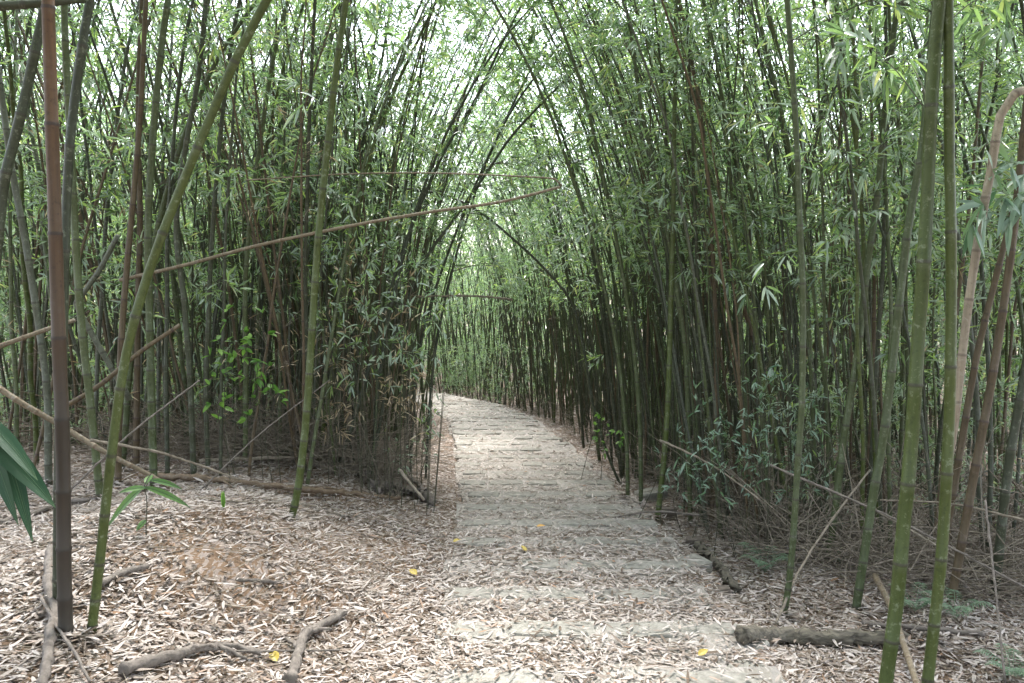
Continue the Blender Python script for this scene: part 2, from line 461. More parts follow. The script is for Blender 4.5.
def rough_block(mb, c, sx, sy, sz, rz=0, seed=0, tilt=0):
    """worn slab: bevelled box with a jittered outline; c = centre of the top face"""
    r2 = np.random.default_rng(seed)
    out = []
    nn = 4
    for e in range(4):
        for i in range(nn):
            u = i / nn
            x, y = [(-1 + 2 * u, -1), (1, -1 + 2 * u), (1 - 2 * u, 1), (-1, 1 - 2 * u)][e]
            out.append((x, y))
    out = np.array(out); out[::nn] *= .93
    o2 = out + r2.normal(0, .035, out.shape)
    loops = []
    for sc, z in ((.0, 0.002), (.55, 0.0), (.93, -.003), (1.0, -.014), (1.0, -sz)):
        q = o2 * sc if sc not in (1.0,) else o2 * 1.0
        zz = z + r2.normal(0, .0008 if sc < .9 else .002, len(q)) * (sc > 0)
        loops.append(np.stack([q[:, 0] * sx / 2, q[:, 1] * sy / 2, zz + tilt * q[:, 0]], 1))
    M = len(out); V = [loops[0][:1] * 0 + [[0, 0, .002]]] + loops[1:]
    V = np.concatenate(V); ca, sa = math.cos(rz), math.sin(rz)
    V = np.stack([V[:, 0] * ca - V[:, 1] * sa, V[:, 0] * sa + V[:, 1] * ca, V[:, 2]], 1) + np.asarray(c)
    i = np.arange(M); j = (i + 1) % M
    tri = np.stack([np.zeros(M, int), 1 + i, 1 + j], 1)
    quads = np.concatenate([np.stack([1 + a * M + i, 1 + (a + 1) * M + i, 1 + (a + 1) * M + j, 1 + a * M + j], 1) for a in range(3)])
    mb.add(V, [tri, quads])

ORD = ['nearest', 'second nearest', 'third nearest', 'fourth nearest', 'fifth nearest', 'sixth nearest', 'seventh nearest', 'eighth nearest', 'ninth nearest', 'tenth nearest', 'eleventh nearest', 'twelfth nearest']
slab_zone = []
for n_, k in enumerate(range(5, 31)):
    r2 = np.random.default_rng(900 + k)
    yk = (k + 1) * STEP
    xc = float(path_x(yk)); zt = float(tread(yk - .05))
    st = empty('stone_step', (xc, yk - .12, zt))
    x = -HW + r2.uniform(-.02, .1)
    while x < HW - .12:
        w = r2.uniform(.26, .52); w = min(w, HW + .03 - x)
        if r2.random() < .84 and w > .14:
            d = r2.uniform(.13, .19)
            m2 = MB(); rough_block(m2, (x + w / 2, r2.uniform(-.02, .02), .010 + r2.uniform(-.004, .008)), w - .02, d, .09, r2.normal(0, .05), int(r2.integers(1e6)), r2.normal(0, .004))
            m2.build('stone_slab', STONE, st, smooth=False)
            slab_zone.append((xc + x, xc + x + w, yk - .12 - d / 2, yk - .12 + d / 2))
        x += w + r2.uniform(.0, .03)
    lab = ('worn grey stone step half under leaf litter, the %s one on the path' % ORD[n_]) if n_ < 12 else 'worn grey stone step far down the path where the steps run together'
    tag(st, lab, 'stone step', 'stone steps crossing the path')
slab_zone = np.array(slab_zone)

for (px, py, sx, sy, rz, mt, lab) in [
    (640, 588, .20, .0, 0, None, None),
    (694, 549, .13, .06, .1, STONED, 'small dark brown block on the right path edge, above the rotten plank'),
    (720, 593, .12, .07, .15, STONED, 'small dark brown block at the path edge beside the lower end of the rotten plank'),
    (668, 520, .16, .07, -.1, STONED, 'dark flat stone at the path edge at the foot of the straight green stalk'),
    (690, 562, .26, .20, .5, STONE, 'pale worn edging stone between the two dark blocks on the right edge'),
    (730, 640, .34, .26, .7, STONE, 'large pale worn edging stone just left of the short rotten log'),
    (650, 500, .3, .2, .5, STONE, 'pale edging stone on the right, farthest from the camera'),
    (745, 668, .3, .2, .9, STONE, 'pale edging stone at the bottom right of the path below the rotten log end')]:
    if mt is None: continue
    h = hit(px, py); z = float(grade(h[1])) + .005
    m2 = MB(); rough_block(m2, (0, 0, 0), sx, sy, .17, rz, int(px), .004)
    o = m2.build('edging_stone', mt, smooth=False); o.location = (h[0], h[1], z)
    tag(o, lab, 'stone', 'edging stones along the right of the path')
    slab_zone = np.vstack([slab_zone, [h[0] - sx / 2, h[0] + sx / 2, h[1] - sy / 2, h[1] + sy / 2]])

# ------------------------------------------------------------------ leaf litter
def litter(n, x0, x1, y0, y1, L, W, lod, rg, clear=True):
    x = rg.uniform(x0, x1, n); y = y0 + (y1 - y0) * rg.random(n)
    keep = np.abs(x) < .70 * y + 1.2
    off = np.abs(x - path_x(y)); inp = off < HW
    pk = np.ones(n)
    ph = (y / STEP) % 1
    pk = np.where(inp & (y < 12), np.where(ph > .5, .36, .8), pk)
    pk = np.where(inp & (y >= 7.5), pk * .75, pk)
    pk = np.where(inp & (y >= 10.5), pk * .8, pk)
    for a, b, c, d in slab_zone:
        s = (x > a) & (x < b) & (y > c) & (y < d); pk[s] = .10
    # thin patches where the brown soil shows
    thin = .5 + .5 * np.sin(x * 3.1 + 2 * np.sin(y * 1.3)) * np.sin(y * 2.3 + x)
    pk = np.where(~inp, pk * (.62 + .38 * (1 - thin)), pk)
    bare = np.exp(-((x + 1.55) ** 2 / .22 + (y - 4.1) ** 2 / .14)) + .85 * np.exp(-((x + 1.6) ** 2 / .5 + (y - 5.0) ** 2 / .12)) + .85 * np.exp(-((x + .9) ** 2 / .25 + (y - 5.6) ** 2 / .1))
    pk = pk * (1 - .93 * np.clip(bare, 0, 1))
    keep &= rg.random(n) < pk
    x, y = x[keep], y[keep]; n = len(x)
    z = surf(x, y) + rg.gamma(1.2, .006, n) + .004
    for a, b, c, d in slab_zone:
        s = (x > a) & (x < b) & (y > c) & (y < d); z[s] += .018
    az = rg.uniform(0, 2 * math.pi, n)
    D = np.stack([np.cos(az), np.sin(az), rg.normal(.01, .12, n)], 1)
    nb = np.array([[0, 0, 1.]]) + rg.normal(0, .24, (n, 3))
    m2 = MB()
    leaves(m2, np.stack([x, y, z], 1), D, L * np.clip(np.exp(rg.normal(-.1, .38, n)), .3, 1.9), W * rg.uniform(.55, 1.4, n), lod, 0, rg, .02, nb, .07)
    return m2

lit = MB()
for a in (litter(105000, -4.2, 4.0, 2.6, 6.2, .068, .0118, 2, rng), litter(85000, -6, 5, 6.0, 10.5, .070, .0128, 1, rng),
          litter(70000, -4.2, 4.0, 2.6, 6.5, .022, .0095, 1, rng), litter(50000, -9, 9, 10.3, 19, .11, .022, 1, rng), litter(20000, -12, 12, 18, 30, .15, .035, 1, rng)):
    v, f, t = a.arrays()
    n0 = lit.n
    for fa, m_ in f: lit.f.append((fa + n0, 0))
    lit.v.append(v); lit.t.append(t); lit.n += len(v)

# ------------------------------------------------------------------ hero bamboo traced from the photo
HERO = []
def hero(pts, rpx, mat, label, base=None, Y=None, dY=0., H=7.5, s0=None, per=1.3, Lb=.7, leaf=True, name='bamboo', side=None, inter=.34, group=None,
         arch=(0, 0), r1=None, low=0, seed=0, up_r=None, ll=.12, stop=False, cat='bamboo', fol=LEAF):
    """pts: pixels from the foot up; Y: distance of the foot; dY: change of distance per pixel step list"""
    rg = np.random.default_rng(seed + int(pts[0][0]) * 7 + int(pts[0][1]))
    if Y is None: b = hit(*pts[0]); Y = b[1]
    W = []
    for i, (px, py) in enumerate(pts):
        W.append(at(px, py, Y + dY * i / max(1, len(pts) - 1)))
    W[0][2] -= 0.03
    if Y is not None and base == 'ground':          # foot outside the frame: run it down to the ground
        d = nrm(W[0] - W[1]); k = 0
        while W[0][2] > float(surf(W[0][0], W[0][1])) - .03 and k < 80:
            W.insert(0, W[0] + d * .12); k += 1
        W = [W[0]] + W[4::4] if len(W) > len(pts) + 6 else W
    rm = rpx * .44 * Y / F
    if not stop:
        d = nrm(W[-1] - W[-2]); pcur = W[-1]
        zt = float(surf(W[0][0], W[0][1])) + H
        a = np.array([arch[0], arch[1], 0.])
        k = 0
        while pcur[2] < zt and k < 30:
            d = nrm(d + a * .06 + np.array([0, 0, .0])); pcur = pcur + d * .35; W.append(pcur); k += 1
    cv = Curve(W)
    root = empty(name, tuple(W[0]))
    tag(root, label, cat, group)
    m2 = MB(); nodes = culm(m2, cv, rm * 1.05, (rm * .45 if r1 is None else r1), inter, 14, rg, cap=stop)
    m2.build('culm', mat, root, loc=tuple(W[0])).location = (0, 0, 0)
    if leaf:
        m2 = MB()
        foliage(m2, cv, nodes, rg, (cv.len * .5 if s0 is None else s0), per, Lb, 6, 5, ll, .018, 2, side=side)
        if m2.n: m2.build('foliage', [TWIG, fol], root, smooth=False, loc=tuple(W[0])).location = (0, 0, 0)
    HERO.append((root, cv, W))
    return root, cv, nodes

def spray(root, P0, P1, rg, n=5, nlf=5, ll=.12, lw=.019, sag=.1, mat=LEAF, r=.003, name='branch', tw=TWIG):
    """a visible side branch of a bamboo with its leaves as a sub-part"""
    P0 = np.asarray(P0); P1 = np.asarray(P1); L = np.linalg.norm(P1 - P0)
    u = np.linspace(0, 1, 7)
    P = P0 + (P1 - P0) * u[:, None]; P[:, 2] += sag * L * np.sin(u * math.pi)
    base = np.array(root.location)
    m2 = MB(); tubes(m2, P[None], (r * (1 - .75 * u))[None], 5)
    uu = np.linspace(.35, 1, n) if n > 1 else np.array([1.])
    B = P0 + (P1 - P0) * uu[:, None]; B[:, 2] += sag * L * np.sin(uu * math.pi)
    d = nrm(nrm(P1 - P0)[None] + rg.normal(0, .55, (n, 3)))
    E = B + d * rg.uniform(.06, .16, (n, 1)); E[-1] = B[-1] + nrm(P1 - P0) * .04
    tubes(m2, np.stack([B, E], 1), np.stack([np.full(n, r * .4), np.full(n, r * .25)], 1), 3)
    br = m2.build(name, tw, root, loc=tuple(base)); br.location = (0, 0, 0)
    q = np.repeat(np.arange(n), nlf)
    LB = B[q] + (E[q] - B[q]) * rg.uniform(.5, 1, (len(q), 1))
    ld = nrm(d[q] + rg.normal(0, .55, (len(q), 3)) + [[0, 0, -.45]])
    m3 = MB(); leaves(m3, LB, ld, ll * rg.uniform(.6, 1.2, len(q)), lw * rg.uniform(.8, 1.2, len(q)), 2, 0, rg, .3)
    lf = m3.build('leaves', mat, br, smooth=True, loc=tuple(base)); lf.location = (0, 0, 0)
    return br

rs = np.random.default_rng(3)
# --- left side
h1 = hero([(66, 640), (64, 560), (63, 450), (60, 370), (57, 290), (54, 190), (51, 100), (48, 0)], 15.5, BROWNB, 'thick red-brown dead bamboo stalk with dark foot, standing at the far left foreground', inter=.47, leaf=False, H=6)
h2 = hero([(57, 610), (58, 540), (59, 450), (63, 330), (66, 215), (71, 130), (80, 60), (90, 0)], 10.5, DARK, 'dark olive bamboo stalk close behind the red-brown foreground stalk, crossing it', inter=.45, H=7, s0=3.4)
h3 = hero([(90, 635), (100, 560), (112, 450), (125, 360), (143, 290), (167, 222), (205, 130), (240, 50), (267, 0)], 10.5, BRIGHT, 'bright green bamboo stalk slanting up to the right in the left foreground', inter=.38, H=7, s0=3.6, arch=(-.3, .5))
h4 = hero([(290, 519), (298, 488), (306, 420), (312, 330), (318, 240), (326, 160), (335, 80), (346, 0)], 8.6, BRIGHT, 'slim green bamboo standing alone on the left bank with a curved foot', inter=.30, H=7.5, s0=3.6)
hero([(-30, 520), (-16, 380), (2, 200), (8, 165), (22, 110), (42, 20), (50, -20)], 12, DARK, 'dark thick bamboo leaning right at the left edge of the picture', Y=4.4, base='ground', H=7, s0=3.4)
hero([(48, 452), (47, 390), (38, 320), (25, 240), (12, 170), (5, 120)], 8, GREY, 'grey-green bamboo leaning left just left of the brown foreground stalk', Y=6.2, base='ground', H=7, s0=3.4)
hero([(96, 455), (90, 400), (82, 330), (76, 250), (71, 150), (66, 60), (64, 0)], 8.5, GREEN, 'green bamboo just right of the brown foreground stalk, one row behind it', Y=5.6, base='ground', H=7.5, s0=3.3)
hero([(153, 460), (151, 380), (149, 300), (148, 228), (152, 150), (160, 60), (168, 0)], 8.5, GREEN, 'upright green bamboo seen just left of where the slanting bright green stalk crosses', Y=6.0, base='ground', H=7.5, s0=3.3)
hero([(193, 455), (190, 380), (184, 300), (176, 228), (185, 150), (198, 80), (206, 0)], 6.5, DARK, 'thin dark bamboo with a bowed stem behind the slanting bright green stalk', Y=6.6, base='ground', H=7.5, s0=3.3)
hero([(118, 460), (119, 400), (122, 330), (128, 255), (134, 190), (140, 120), (143, 60)], 7.5, BROWN, 'dead reddish bamboo between the brown foreground stalk and the slanting green one', Y=6.0, base='ground', H=5, leaf=False)
hero([(136, 462), (137, 380), (138, 300), (140, 220), (138, 120), (140, 40), (142, 0)], 7, BROWN, 'dead brown upright bamboo right beside the slanting green stalk', Y=6.8, base='ground', H=6, leaf=False)
hero([(208, 460), (206, 400), (209, 300), (214, 210), (222, 120), (232, 40), (240, 0)], 5.5, DARK, 'narrow dark bamboo leaning slightly right in the left thicket', Y=6.9, base='ground', H=7.5, s0=3.4)
hero([(245, 460), (246, 380), (245, 300), (250, 220), (262, 130), (275, 50), (288, 0)], 5.5, GREEN, 'narrow green bamboo left of the lone stalk on the bank', Y=7.2, base='ground', H=7.5, s0=3.4)
# arching culms of the left clump, reaching over the path
arch_l = [([(341, 458), (360, 400), (380, 330), (403, 250), (440, 160), (475, 100), (506, 35), (530, -10)], 4.2, 'dark bamboo arching right from the left clump, its tip highest over the path'),
          ([(372, 470), (384, 400), (398, 330), (424, 262), (452, 222), (485, 175), (515, 132), (560, 85)], 3.8, 'thin dark bamboo arching right out of the left clump beside the path'),
          ([(410, 478), (413, 420), (418, 360), (432, 300), (455, 235), (482, 170), (512, 110), (548, 60)], 3.4, 'thin bamboo rooted at the left path edge and bowing right over the path'),
          ([(427, 452), (430, 400), (437, 340), (450, 280), (468, 215), (492, 150), (520, 90)], 3, 'very thin bamboo at the left path edge, second one down the path'),
          ([(325, 462), (326, 400), (333, 330), (348, 250), (367, 150), (382, 60), (392, 0)], 6, 'green bamboo just right of the lone stalk on the bank, leaning right')]
for i, (pt, w, lab) in enumerate(arch_l):
    hero(pt, w, DARK if i != 4 else GREEN, lab, Y=None if pt[0][1] > 470 else 7.6 + .3 * i, base='ground', H=6.8, s0=1.9, Lb=.7, arch=(1.2, 0), dY=.6, per=1.4, r1=.006, inter=.3)

# --- right side
r1 = hero([(885, 683), (897, 600), (903, 530), (911, 450), (918, 340), (926, 228), (929, 150), (933, 75), (940, 0)], 15.5, BRIGHT, 'thickest green bamboo in the right foreground, the left one of the tall pair', Y=3.3, base='ground', inter=.60, H=7.5, s0=3.7)
r2h = hero([(927, 683), (937, 600), (942, 550), (948, 450), (951, 340), (951, 228), (949, 140), (949, 75), (948, 0)], 12.5, BRIGHT, 'green bamboo in the right foreground, the right one of the tall pair', Y=3.3, base='ground', inter=.60, H=7.5, s0=3.7)
hero([(855, 612), (865, 550), (874, 490), (883, 440), (894, 350), (908, 228), (922, 150), (930, 60), (936, 0)], 9.5, GREEN, 'green bamboo leaning right until it passes behind the tall pair', inter=.42, H=7.5, s0=3.4)
r4 = hero([(782, 618), (788, 590), (793, 540), (798, 460), (802, 400), (803, 300), (800, 228), (797, 150), (793, 80), (787, 0)], 7.2, GREEN, 'slim upright green bamboo standing alone behind the short rotten log', inter=.36, H=7.5, s0=3.2)
hero([(836, 500), (845, 430), (858, 350), (868, 260), (877, 200), (885, 110), (893, 40), (898, 0)], 8, GREEN, 'green bamboo leaning slightly right between the slim lone stalk and the tall pair', Y=5.8, base='ground', H=7.5, s0=3.2)
hero([(657, 520), (663, 470), (668, 400), (671, 300), (673, 228), (674, 150), (675, 80)], 6.5, BRIGHT, 'straight light green bamboo at the right path edge beside the dark flat stone', inter=.3, H=6.5, s0=2.6)
hero([(868, 470), (872, 400), (874, 330), (874, 228), (872, 130)], 5, BROWN, 'thin brown dead bamboo behind the leaning green stalks on the right', Y=6.6, base='ground', H=5, leaf=False)
hero([(908, 480), (914, 400), (921, 300), (926, 200)], 6, BROWN, 'thin reddish dead bamboo seen in the gap behind the thickest green stalk', Y=5.2, base='ground', H=4.5, leaf=False)
hero([(940, 560), (946, 480), (955, 420), (965, 330), (975, 260), (985, 200), (993, 160), (997, 130), (1004, 106), (1018, 92), (1040, 84), (1062, 95)], 8.5, PALE, 'pale dead bamboo bent over at its broken top near the right edge', Y=4.2, base='ground', H=3, stop=True, leaf=False, inter=.28, r1=.022)
hero([(958, 560), (975, 470), (990, 390), (1003, 310), (1014, 230), (1022, 150)], 9.5, BROWN, 'thick brown dead bamboo leaning right at the right edge', Y=4.7, base='ground', H=6, leaf=False)
hero([(945, 540), (962, 440), (978, 350), (998, 270), (1018, 190)], 8, BROWN, 'brown dead bamboo leaning right, left neighbour of the thickest brown one at the right edge', Y=5.2, base='ground', H=5, leaf=False)
redge = hero([(998, 560), (1008, 470), (1020, 400), (1034, 320)], 10, DARK, 'dark green bamboo at the right edge, cut by the frame, leaning right', Y=4.9, base='ground', H=6.5, s0=3)
hero([(738, 290), (725, 255), (712, 222), (696, 185), (677, 140)], 7, BROWN, 'thick brown broken bamboo leaning left high in the right thicket', Y=8.0, base='ground', H=2, leaf=False, stop=True)
fan = [([(622, 486), (606, 450), (592, 400), (583, 345), (570, 300), (541, 265), (512, 238), (480, 212), (445, 195), (415, 190)], 3, 'thin dark bamboo bowing sharply left over the path from the right thicket'),
       ([(600, 462), (592, 400), (580, 340), (566, 270), (548, 200), (535, 140)], 4, 'thin bamboo at the edge of the right thicket leaning left, upper part over the path'),
       ([(628, 498), (626, 430), (617, 350), (600, 270), (580, 200), (556, 130)], 4.6, 'green bamboo of the right thicket edge curving left, third from the dark flat stone'),
       ([(641, 505), (640, 430), (634, 350), (622, 270), (606, 190), (588, 110)], 5, 'green bamboo of the right thicket edge curving left, second from the dark flat stone'),
       ([(622, 478), (613, 400), (603, 320), (590, 240), (570, 160)], 4.4, 'slender olive bamboo in the right thicket edge curving left over the path'),
       ([(690, 500), (688, 420), (684, 340), (672, 260), (655, 170), (640, 100), (632, 40)], 5.5, 'olive bamboo just right of the straight light green one, leaning left'),
       ([(584, 448), (580, 400), (572, 330), (564, 260), (556, 190)], 3, 'very thin short bamboo standing in front of the right thicket by the path'),
       ([(748, 520), (747, 440), (742, 350), (736, 250), (728, 150), (716, 60)], 5.5, 'green bamboo behind the low leafy shoots left of the slim lone stalk'),
       ([(712, 510), (716, 430), (716, 340), (712, 240), (704, 140), (690, 50)], 6, 'brownish dead bamboo among the green ones left of the low leafy shoots')]
for i, (pt, w, lab) in enumerate(fan):
    hero(pt, w, [DARK, GREEN, GREEN, GREEN, DARK, GREEN, DARK, GREEN, BROWN][i], lab, Y=None if i in (0, 1, 2, 3, 4, 6) else 7.0, base='ground', H=6.5, s0=2.2, arch=(-1., 0), r1=.006, leaf=i != 8, inter=.3)

# visible near sprays on the foreground stalks
rsp = np.random.default_rng(8)
def spr(root, a, b, Y0, Y1, n=5, nlf=5, ll=.12, **k):
    spray(root, at(*a, Y0), at(*b, Y1), rs, n, nlf, ll, **k)
for a_, b_ in (((1050, 215), (985, 205)), ((1055, 190), (995, 170)), ((1050, 240), (975, 225))):
    spray(redge[0], at(*a_, 4.6), at(*b_, 4.1), rsp, 5, 5, .19, lw=.03, mat=LEAF_BLUE)
spr(r4[0], (788, 40), (880, 75), 4.5, 4.0, 6, 5, .15, lw=.024)
spr(r4[0], (792, 10), (855, 25), 4.5, 4.1, 5, 5, .14, lw=.022)
spr(r4[0], (796, 140), (750, 120), 4.6, 4.7, 4, 4, .12)
spr(r4[0], (801, 230), (750, 290), 4.6, 4.7, 4, 4, .11)
spr(r1[0], (922, 105), (850, 40), 3.3, 3.6, 6, 5, .14)
spr(r1[0], (928, 100), (895, 60), 3.3, 3.8, 4, 5, .12)
spr(r2h[0], (951, 20), (1000, 0), 3.3, 3.5, 5, 5, .13)
spr(h4[0], (330, 120), (300, 85), 5.4, 5.2, 4, 5, .13)
spr(h4[0], (338, 60), (395, 45), 5.4, 5.3, 5, 5, .13)

# leaves banked against the feet of the nearer stalks
gh = np.random.default_rng(4)
for rt_, cv_, W_ in HERO:
    if W_[0][1] > 8: continue
    n = 90; a = gh.uniform(0, 6.28, n); q = .03 + np.abs(gh.normal(0, .07, n))
    x = W_[0][0] + np.cos(a) * q; y = W_[0][1] + np.sin(a) * q; z = surf(x, y) + .045 * np.exp(-q * 12) + gh.uniform(0, .012, n)
    th = a + gh.normal(1.57, .8, n)
    leaves(lit, np.stack([x, y, z], 1), np.stack([np.cos(th), np.sin(th), gh.normal(0, .25, n)], 1), .075 * gh.uniform(.5, 1.3, n), .014, 2, 0, gh, .05, np.array([[0, 0, 1.]]) + gh.normal(0, .4, (n, 3)), .07)
o = lit.build('leaf_litter', LITTER, smooth=False)
tag(o, 'pinkish grey dry bamboo leaves covering the ground and path', 'leaf litter', kind='stuff')

# ------------------------------------------------------------------ prototypes for the thicket
def proto(seed, H, lean, bend, r, dead=False, s0=None, lod=1, nlf=5, ll=.13, lw=.020, ntw=5, per=1.35, Lb=.8, far=False):
    rg = np.random.default_rng(seed)
    n = 16; s = np.linspace(0, H, n); ds = H / (n - 1); pts = [np.zeros(3)]
    wob = rg.normal(0, .025, (n, 2)); az = rg.normal(0, .15)
    for i in range(1, n):
        th = lean + bend * (s[i] / H) ** 2.2 + wob[i, 0]
        pts.append(pts[-1] + ds * np.array([math.sin(th), math.sin(wob[i, 1] + az * th), math.cos(th)]))
    cv = Curve(pts, 3)
    c = MB(); nodes = culm(c, cv, r, r * .25, .27, 5 if far else 7, rg)
    f = MB()
    if not dead:
        foliage(f, cv, nodes, rg, s0, per, Lb, ntw, nlf, ll, lw, lod, twigs=not far, r=.0026)
        if not far:     # a few bare dead side twigs lower down
            foliage(f, cv, nodes[nodes < s0], rg, .5, .35, .5, 2, 0, mt=0, r=.002)
    else:
        foliage(f, cv, nodes, rg, .6, .7, .6, 3, 1, .09, .012, 1, r=.002)
    return c, f
P_LIVE = []; P_DEAD = []; P_FAR = []
for i in range(12):
    H = [6.2, 7.0, 7.6, 5.6, 6.8, 8.0, 6.4, 7.2, 5.2, 7.8, 6.0, 7.0][i]
    lean = [.02, .04, .08, .10, .10, .03, .16, .05, .12, .04, .15, .08][i]
    bend = [.5, .45, .9, .8, .65, .6, .9, .55, 1.2, .8, .7, .4][i]
    c, f = proto(40 + i, H, lean, bend, .014 + .002 * (i % 4), per=[1.4, .55, .9][i % 3], s0=[1.5, 2.1, 1.4, 1.2, 2.2, 1.8][i % 6])
    P_LIVE.append((c.mesh('culm', [GREEN]), f.mesh('foliage', [TWIG, LEAF], False)))
for i in range(4):
    c, f = proto(80 + i, 5 + .5 * i, .08 + .08 * i, .25, .015, dead=True)
    P_DEAD.append((c.mesh('culm', [BROWN]), f.mesh('twigs', [TWIG_DEAD, LEAF_DEAD], False)))
for i in range(8):
    c, f = proto(120 + i, 6.5 + .3 * i, .05 + .02 * i, .7, .020, s0=2.2 + .2 * (i % 3), ll=.13, lw=.021, nlf=5, ntw=6, per=1.4, Lb=.9, far=True)
    P_FAR.append((c.arrays(), f.arrays()))
MATS = {'green': (GREEN, 'green'), 'dark': (DARK, 'dark olive'), 'grey': (GREY, 'grey-green'), 'bright': (BRIGHT, 'light green')}
MATMESH = {}
def mesh_for(i, key):
    if (i, key) not in MATMESH:
        me = P_LIVE[i][0].copy(); me.materials.clear(); me.materials.append(MATS[key][0]); MATMESH[(i, key)] = me
    return MATMESH[(i, key)]

# candidate feet
cand = []
rg = np.random.default_rng(77)
def allowed(x, y):
    off = x - float(path_x(y))
    if off > 0:
        lim = 1.05 + (.30 if y < 9 else 0.12)
        if off < lim: return False
        if y < 5.4: return False
        if y < 7.0 and off < 1.9: return False
    else:
        lim = 1.15
        if y < 8.0: lim = 2.1
        if -off < lim: return False
        if y < 6.3: return False
    return abs(x) < .72 * y + 2.5
tries = 0
while len(cand) < 780 and tries < 40000:
    tries += 1
    y = 5 + 33 * rg.random() ** 1.25; 
    x = rg.uniform(-.72 * y - 2.5, .72 * y + 2.5)
    if not allowed(x, y): continue
    if y > 11 and -.30 < x / y < -.03 and rg.random() < (.6 if y < 22 else .1): continue     # opening beyond the left clump
    off = abs(x - float(path_x(y)))
    # denser near the path; thin far out
    if rg.random() > (1.0 if off < 3 else .75 if off < 6 else .45): continue
    dmin = .10 if off < 3 else .2
    if any((x - a) ** 2 + (y - b) ** 2 < dmin ** 2 for a, b in cand[-250:]): continue
    cand.append((x, y))
# extra dense edge rows that close the tunnel
for k in range(45):
    y = 6.5 + 4.5 * rg.random(); s = 1 if rg.random() < .6 else -1
    if s < 0 and y < 8.0: continue
    x = float(path_x(y)) + s * (1.2 + abs(rg.normal(0, .45)))
    if allowed(x, y): cand.append((x, y))
# left clump beside the path
for k in range(12):
    x = -1.75 + rg.normal(0, .38); y = 8.2 + rg.normal(0, .45)
    if x < -1.0 and y > 7.2: cand.append((x, y))
def keep_foot(x, y):         # loosen the rows along the path so that the tops do not close into a solid arch
    o = x - float(path_x(y)); u = abs(math.sin(x * 91.7 + y * 47.3)) 
    if y > 7.5 and abs(o) < 2.3: return u > (.62 if o < 0 else .42)
    return True
cand = [c_ for c_ in cand if keep_foot(*c_)]
cand = np.array(cand)
dist = np.hypot(cand[:, 0], cand[:, 1])
infr = np.abs(cand[:, 0]) < .66 * cand[:, 1] + .3
order = np.argsort(dist + np.where(infr, 0, 6))
NIND = 262; NEARN = 170
LM = [(66, 'left of the red-brown foreground stalk'), (150, 'right of the red-brown foreground stalk'),
      (300, 'left of the lone stalk on the bank'), (372, 'in the clump right of the bank stalk'),
      (450, 'beside the left path edge'), (540, 'at the bend of the path'),
      (655, 'left of the straight light green stalk'), (795, 'left of the slim stalk behind the log'),
      (905, 'left of the tall green pair'), (2000, 'right of the tall green pair')]
inst = []
def to_path_az(x, y):
    return 0.0 if x < float(path_x(y)) else math.pi
for n_, ci in enumerate(order[:NIND]):
    x, y = cand[ci]
    z = float(ground(x, y)) - .03
    off = abs(x - float(path_x(y)))
    dead = rg.random() < (.20 if x > -.5 else .3)
    left = x < float(path_x(y))
    az = to_path_az(x, y) + rg.normal(0, 1.1 if off < 2.5 else 1.4)
    if y > 10.5: az = rg.uniform(0, 6.28)
    if left and y < 8.6 and x < -2.6: az = rg.uniform(0, 6.28)
    sc = rg.uniform(.85, 1.12)
    if dead:
        i = int(rg.integers(4)); cm, fm = P_DEAD[i]; fn = 'foliage'; cw = 'red-brown dead'; lean = .08 + .08 * i  # foliage of a dead stalk: bare twigs with a few withered leaves
        if rg.random() < .5: az = rg.uniform(0, 6.28)
    else:
        i = int(rg.integers(12))
        if off > 2.5 and rg.random() < .4: i = int(rg.choice([0, 5, 9, 11]))
        if off < 2.5 and rg.random() < .8: i = int(rg.choice([1, 4, 7, 10]))
        key = ['green', 'dark', 'grey', 'bright'][int(rg.choice(4, p=[.4, .3, .15, .15]))]
        cm = mesh_for(i, key); fm = P_LIVE[i][1]; fn = 'foliage'; cw = MATS[key][1]
    root = empty('bamboo', (x, y, z)); root.rotation_euler = (rg.normal(0, .03), rg.normal(0, .03), az); root.scale = (sc, sc, sc)
    c = bpy.data.objects.new('culm', cm); COL.objects.link(c); c.parent = root
    t = bpy.data.objects.new(fn, fm); COL.objects.link(t); t.parent = root
    if left and y < 8.6 and rg.random() < .5 and not dead:
        c.scale = (1.3, 1.3, 1)
    bx = to_px((x, y, z + 1.5))[0]
    zone = next(l for lim, l in LM if bx < lim)
    ln = math.cos(az)
    lw_ = 'leaning right' if ln > .6 else 'leaning left' if ln < -.6 else 'nearly upright'
    row = 'front row' if y < 8.5 else 'middle rows' if y < 12.5 else 'back rows'
    tag(root, f'{cw} bamboo {lw_}, {row}, {zone}', 'bamboo', 'bamboo stalks ' + zone)
# everything farther: one mass
mass = MB()
for n_, ci in enumerate(order[NIND:]):
    x, y = cand[ci]; z = float(ground(x, y)) - .05
    az = to_path_az(x, y) + rg.normal(0, 1.1); sc = rg.uniform(.9, 1.2)
    ca, sa = math.cos(az) * sc, math.sin(az) * sc
    M = np.array([[ca, -sa, 0], [sa, ca, 0], [0, 0, sc]])
    (cvv, cf, ct), (fv, ff, ft) = P_FAR[int(rg.integers(8))]
    m0 = int(rg.choice([0, 1, 2, 3], p=[.4, .3, .15, .15]))
    mass.add(cvv @ M.T + [x, y, z], [f for f, _ in cf], ct, m0)
    n0 = mass.n
    for f, m_ in ff: mass.f.append((f + n0, 4 + m_))
    mass.v.append(fv @ M.T + [x, y, z]); mass.t.append(ft); mass.n += len(fv)
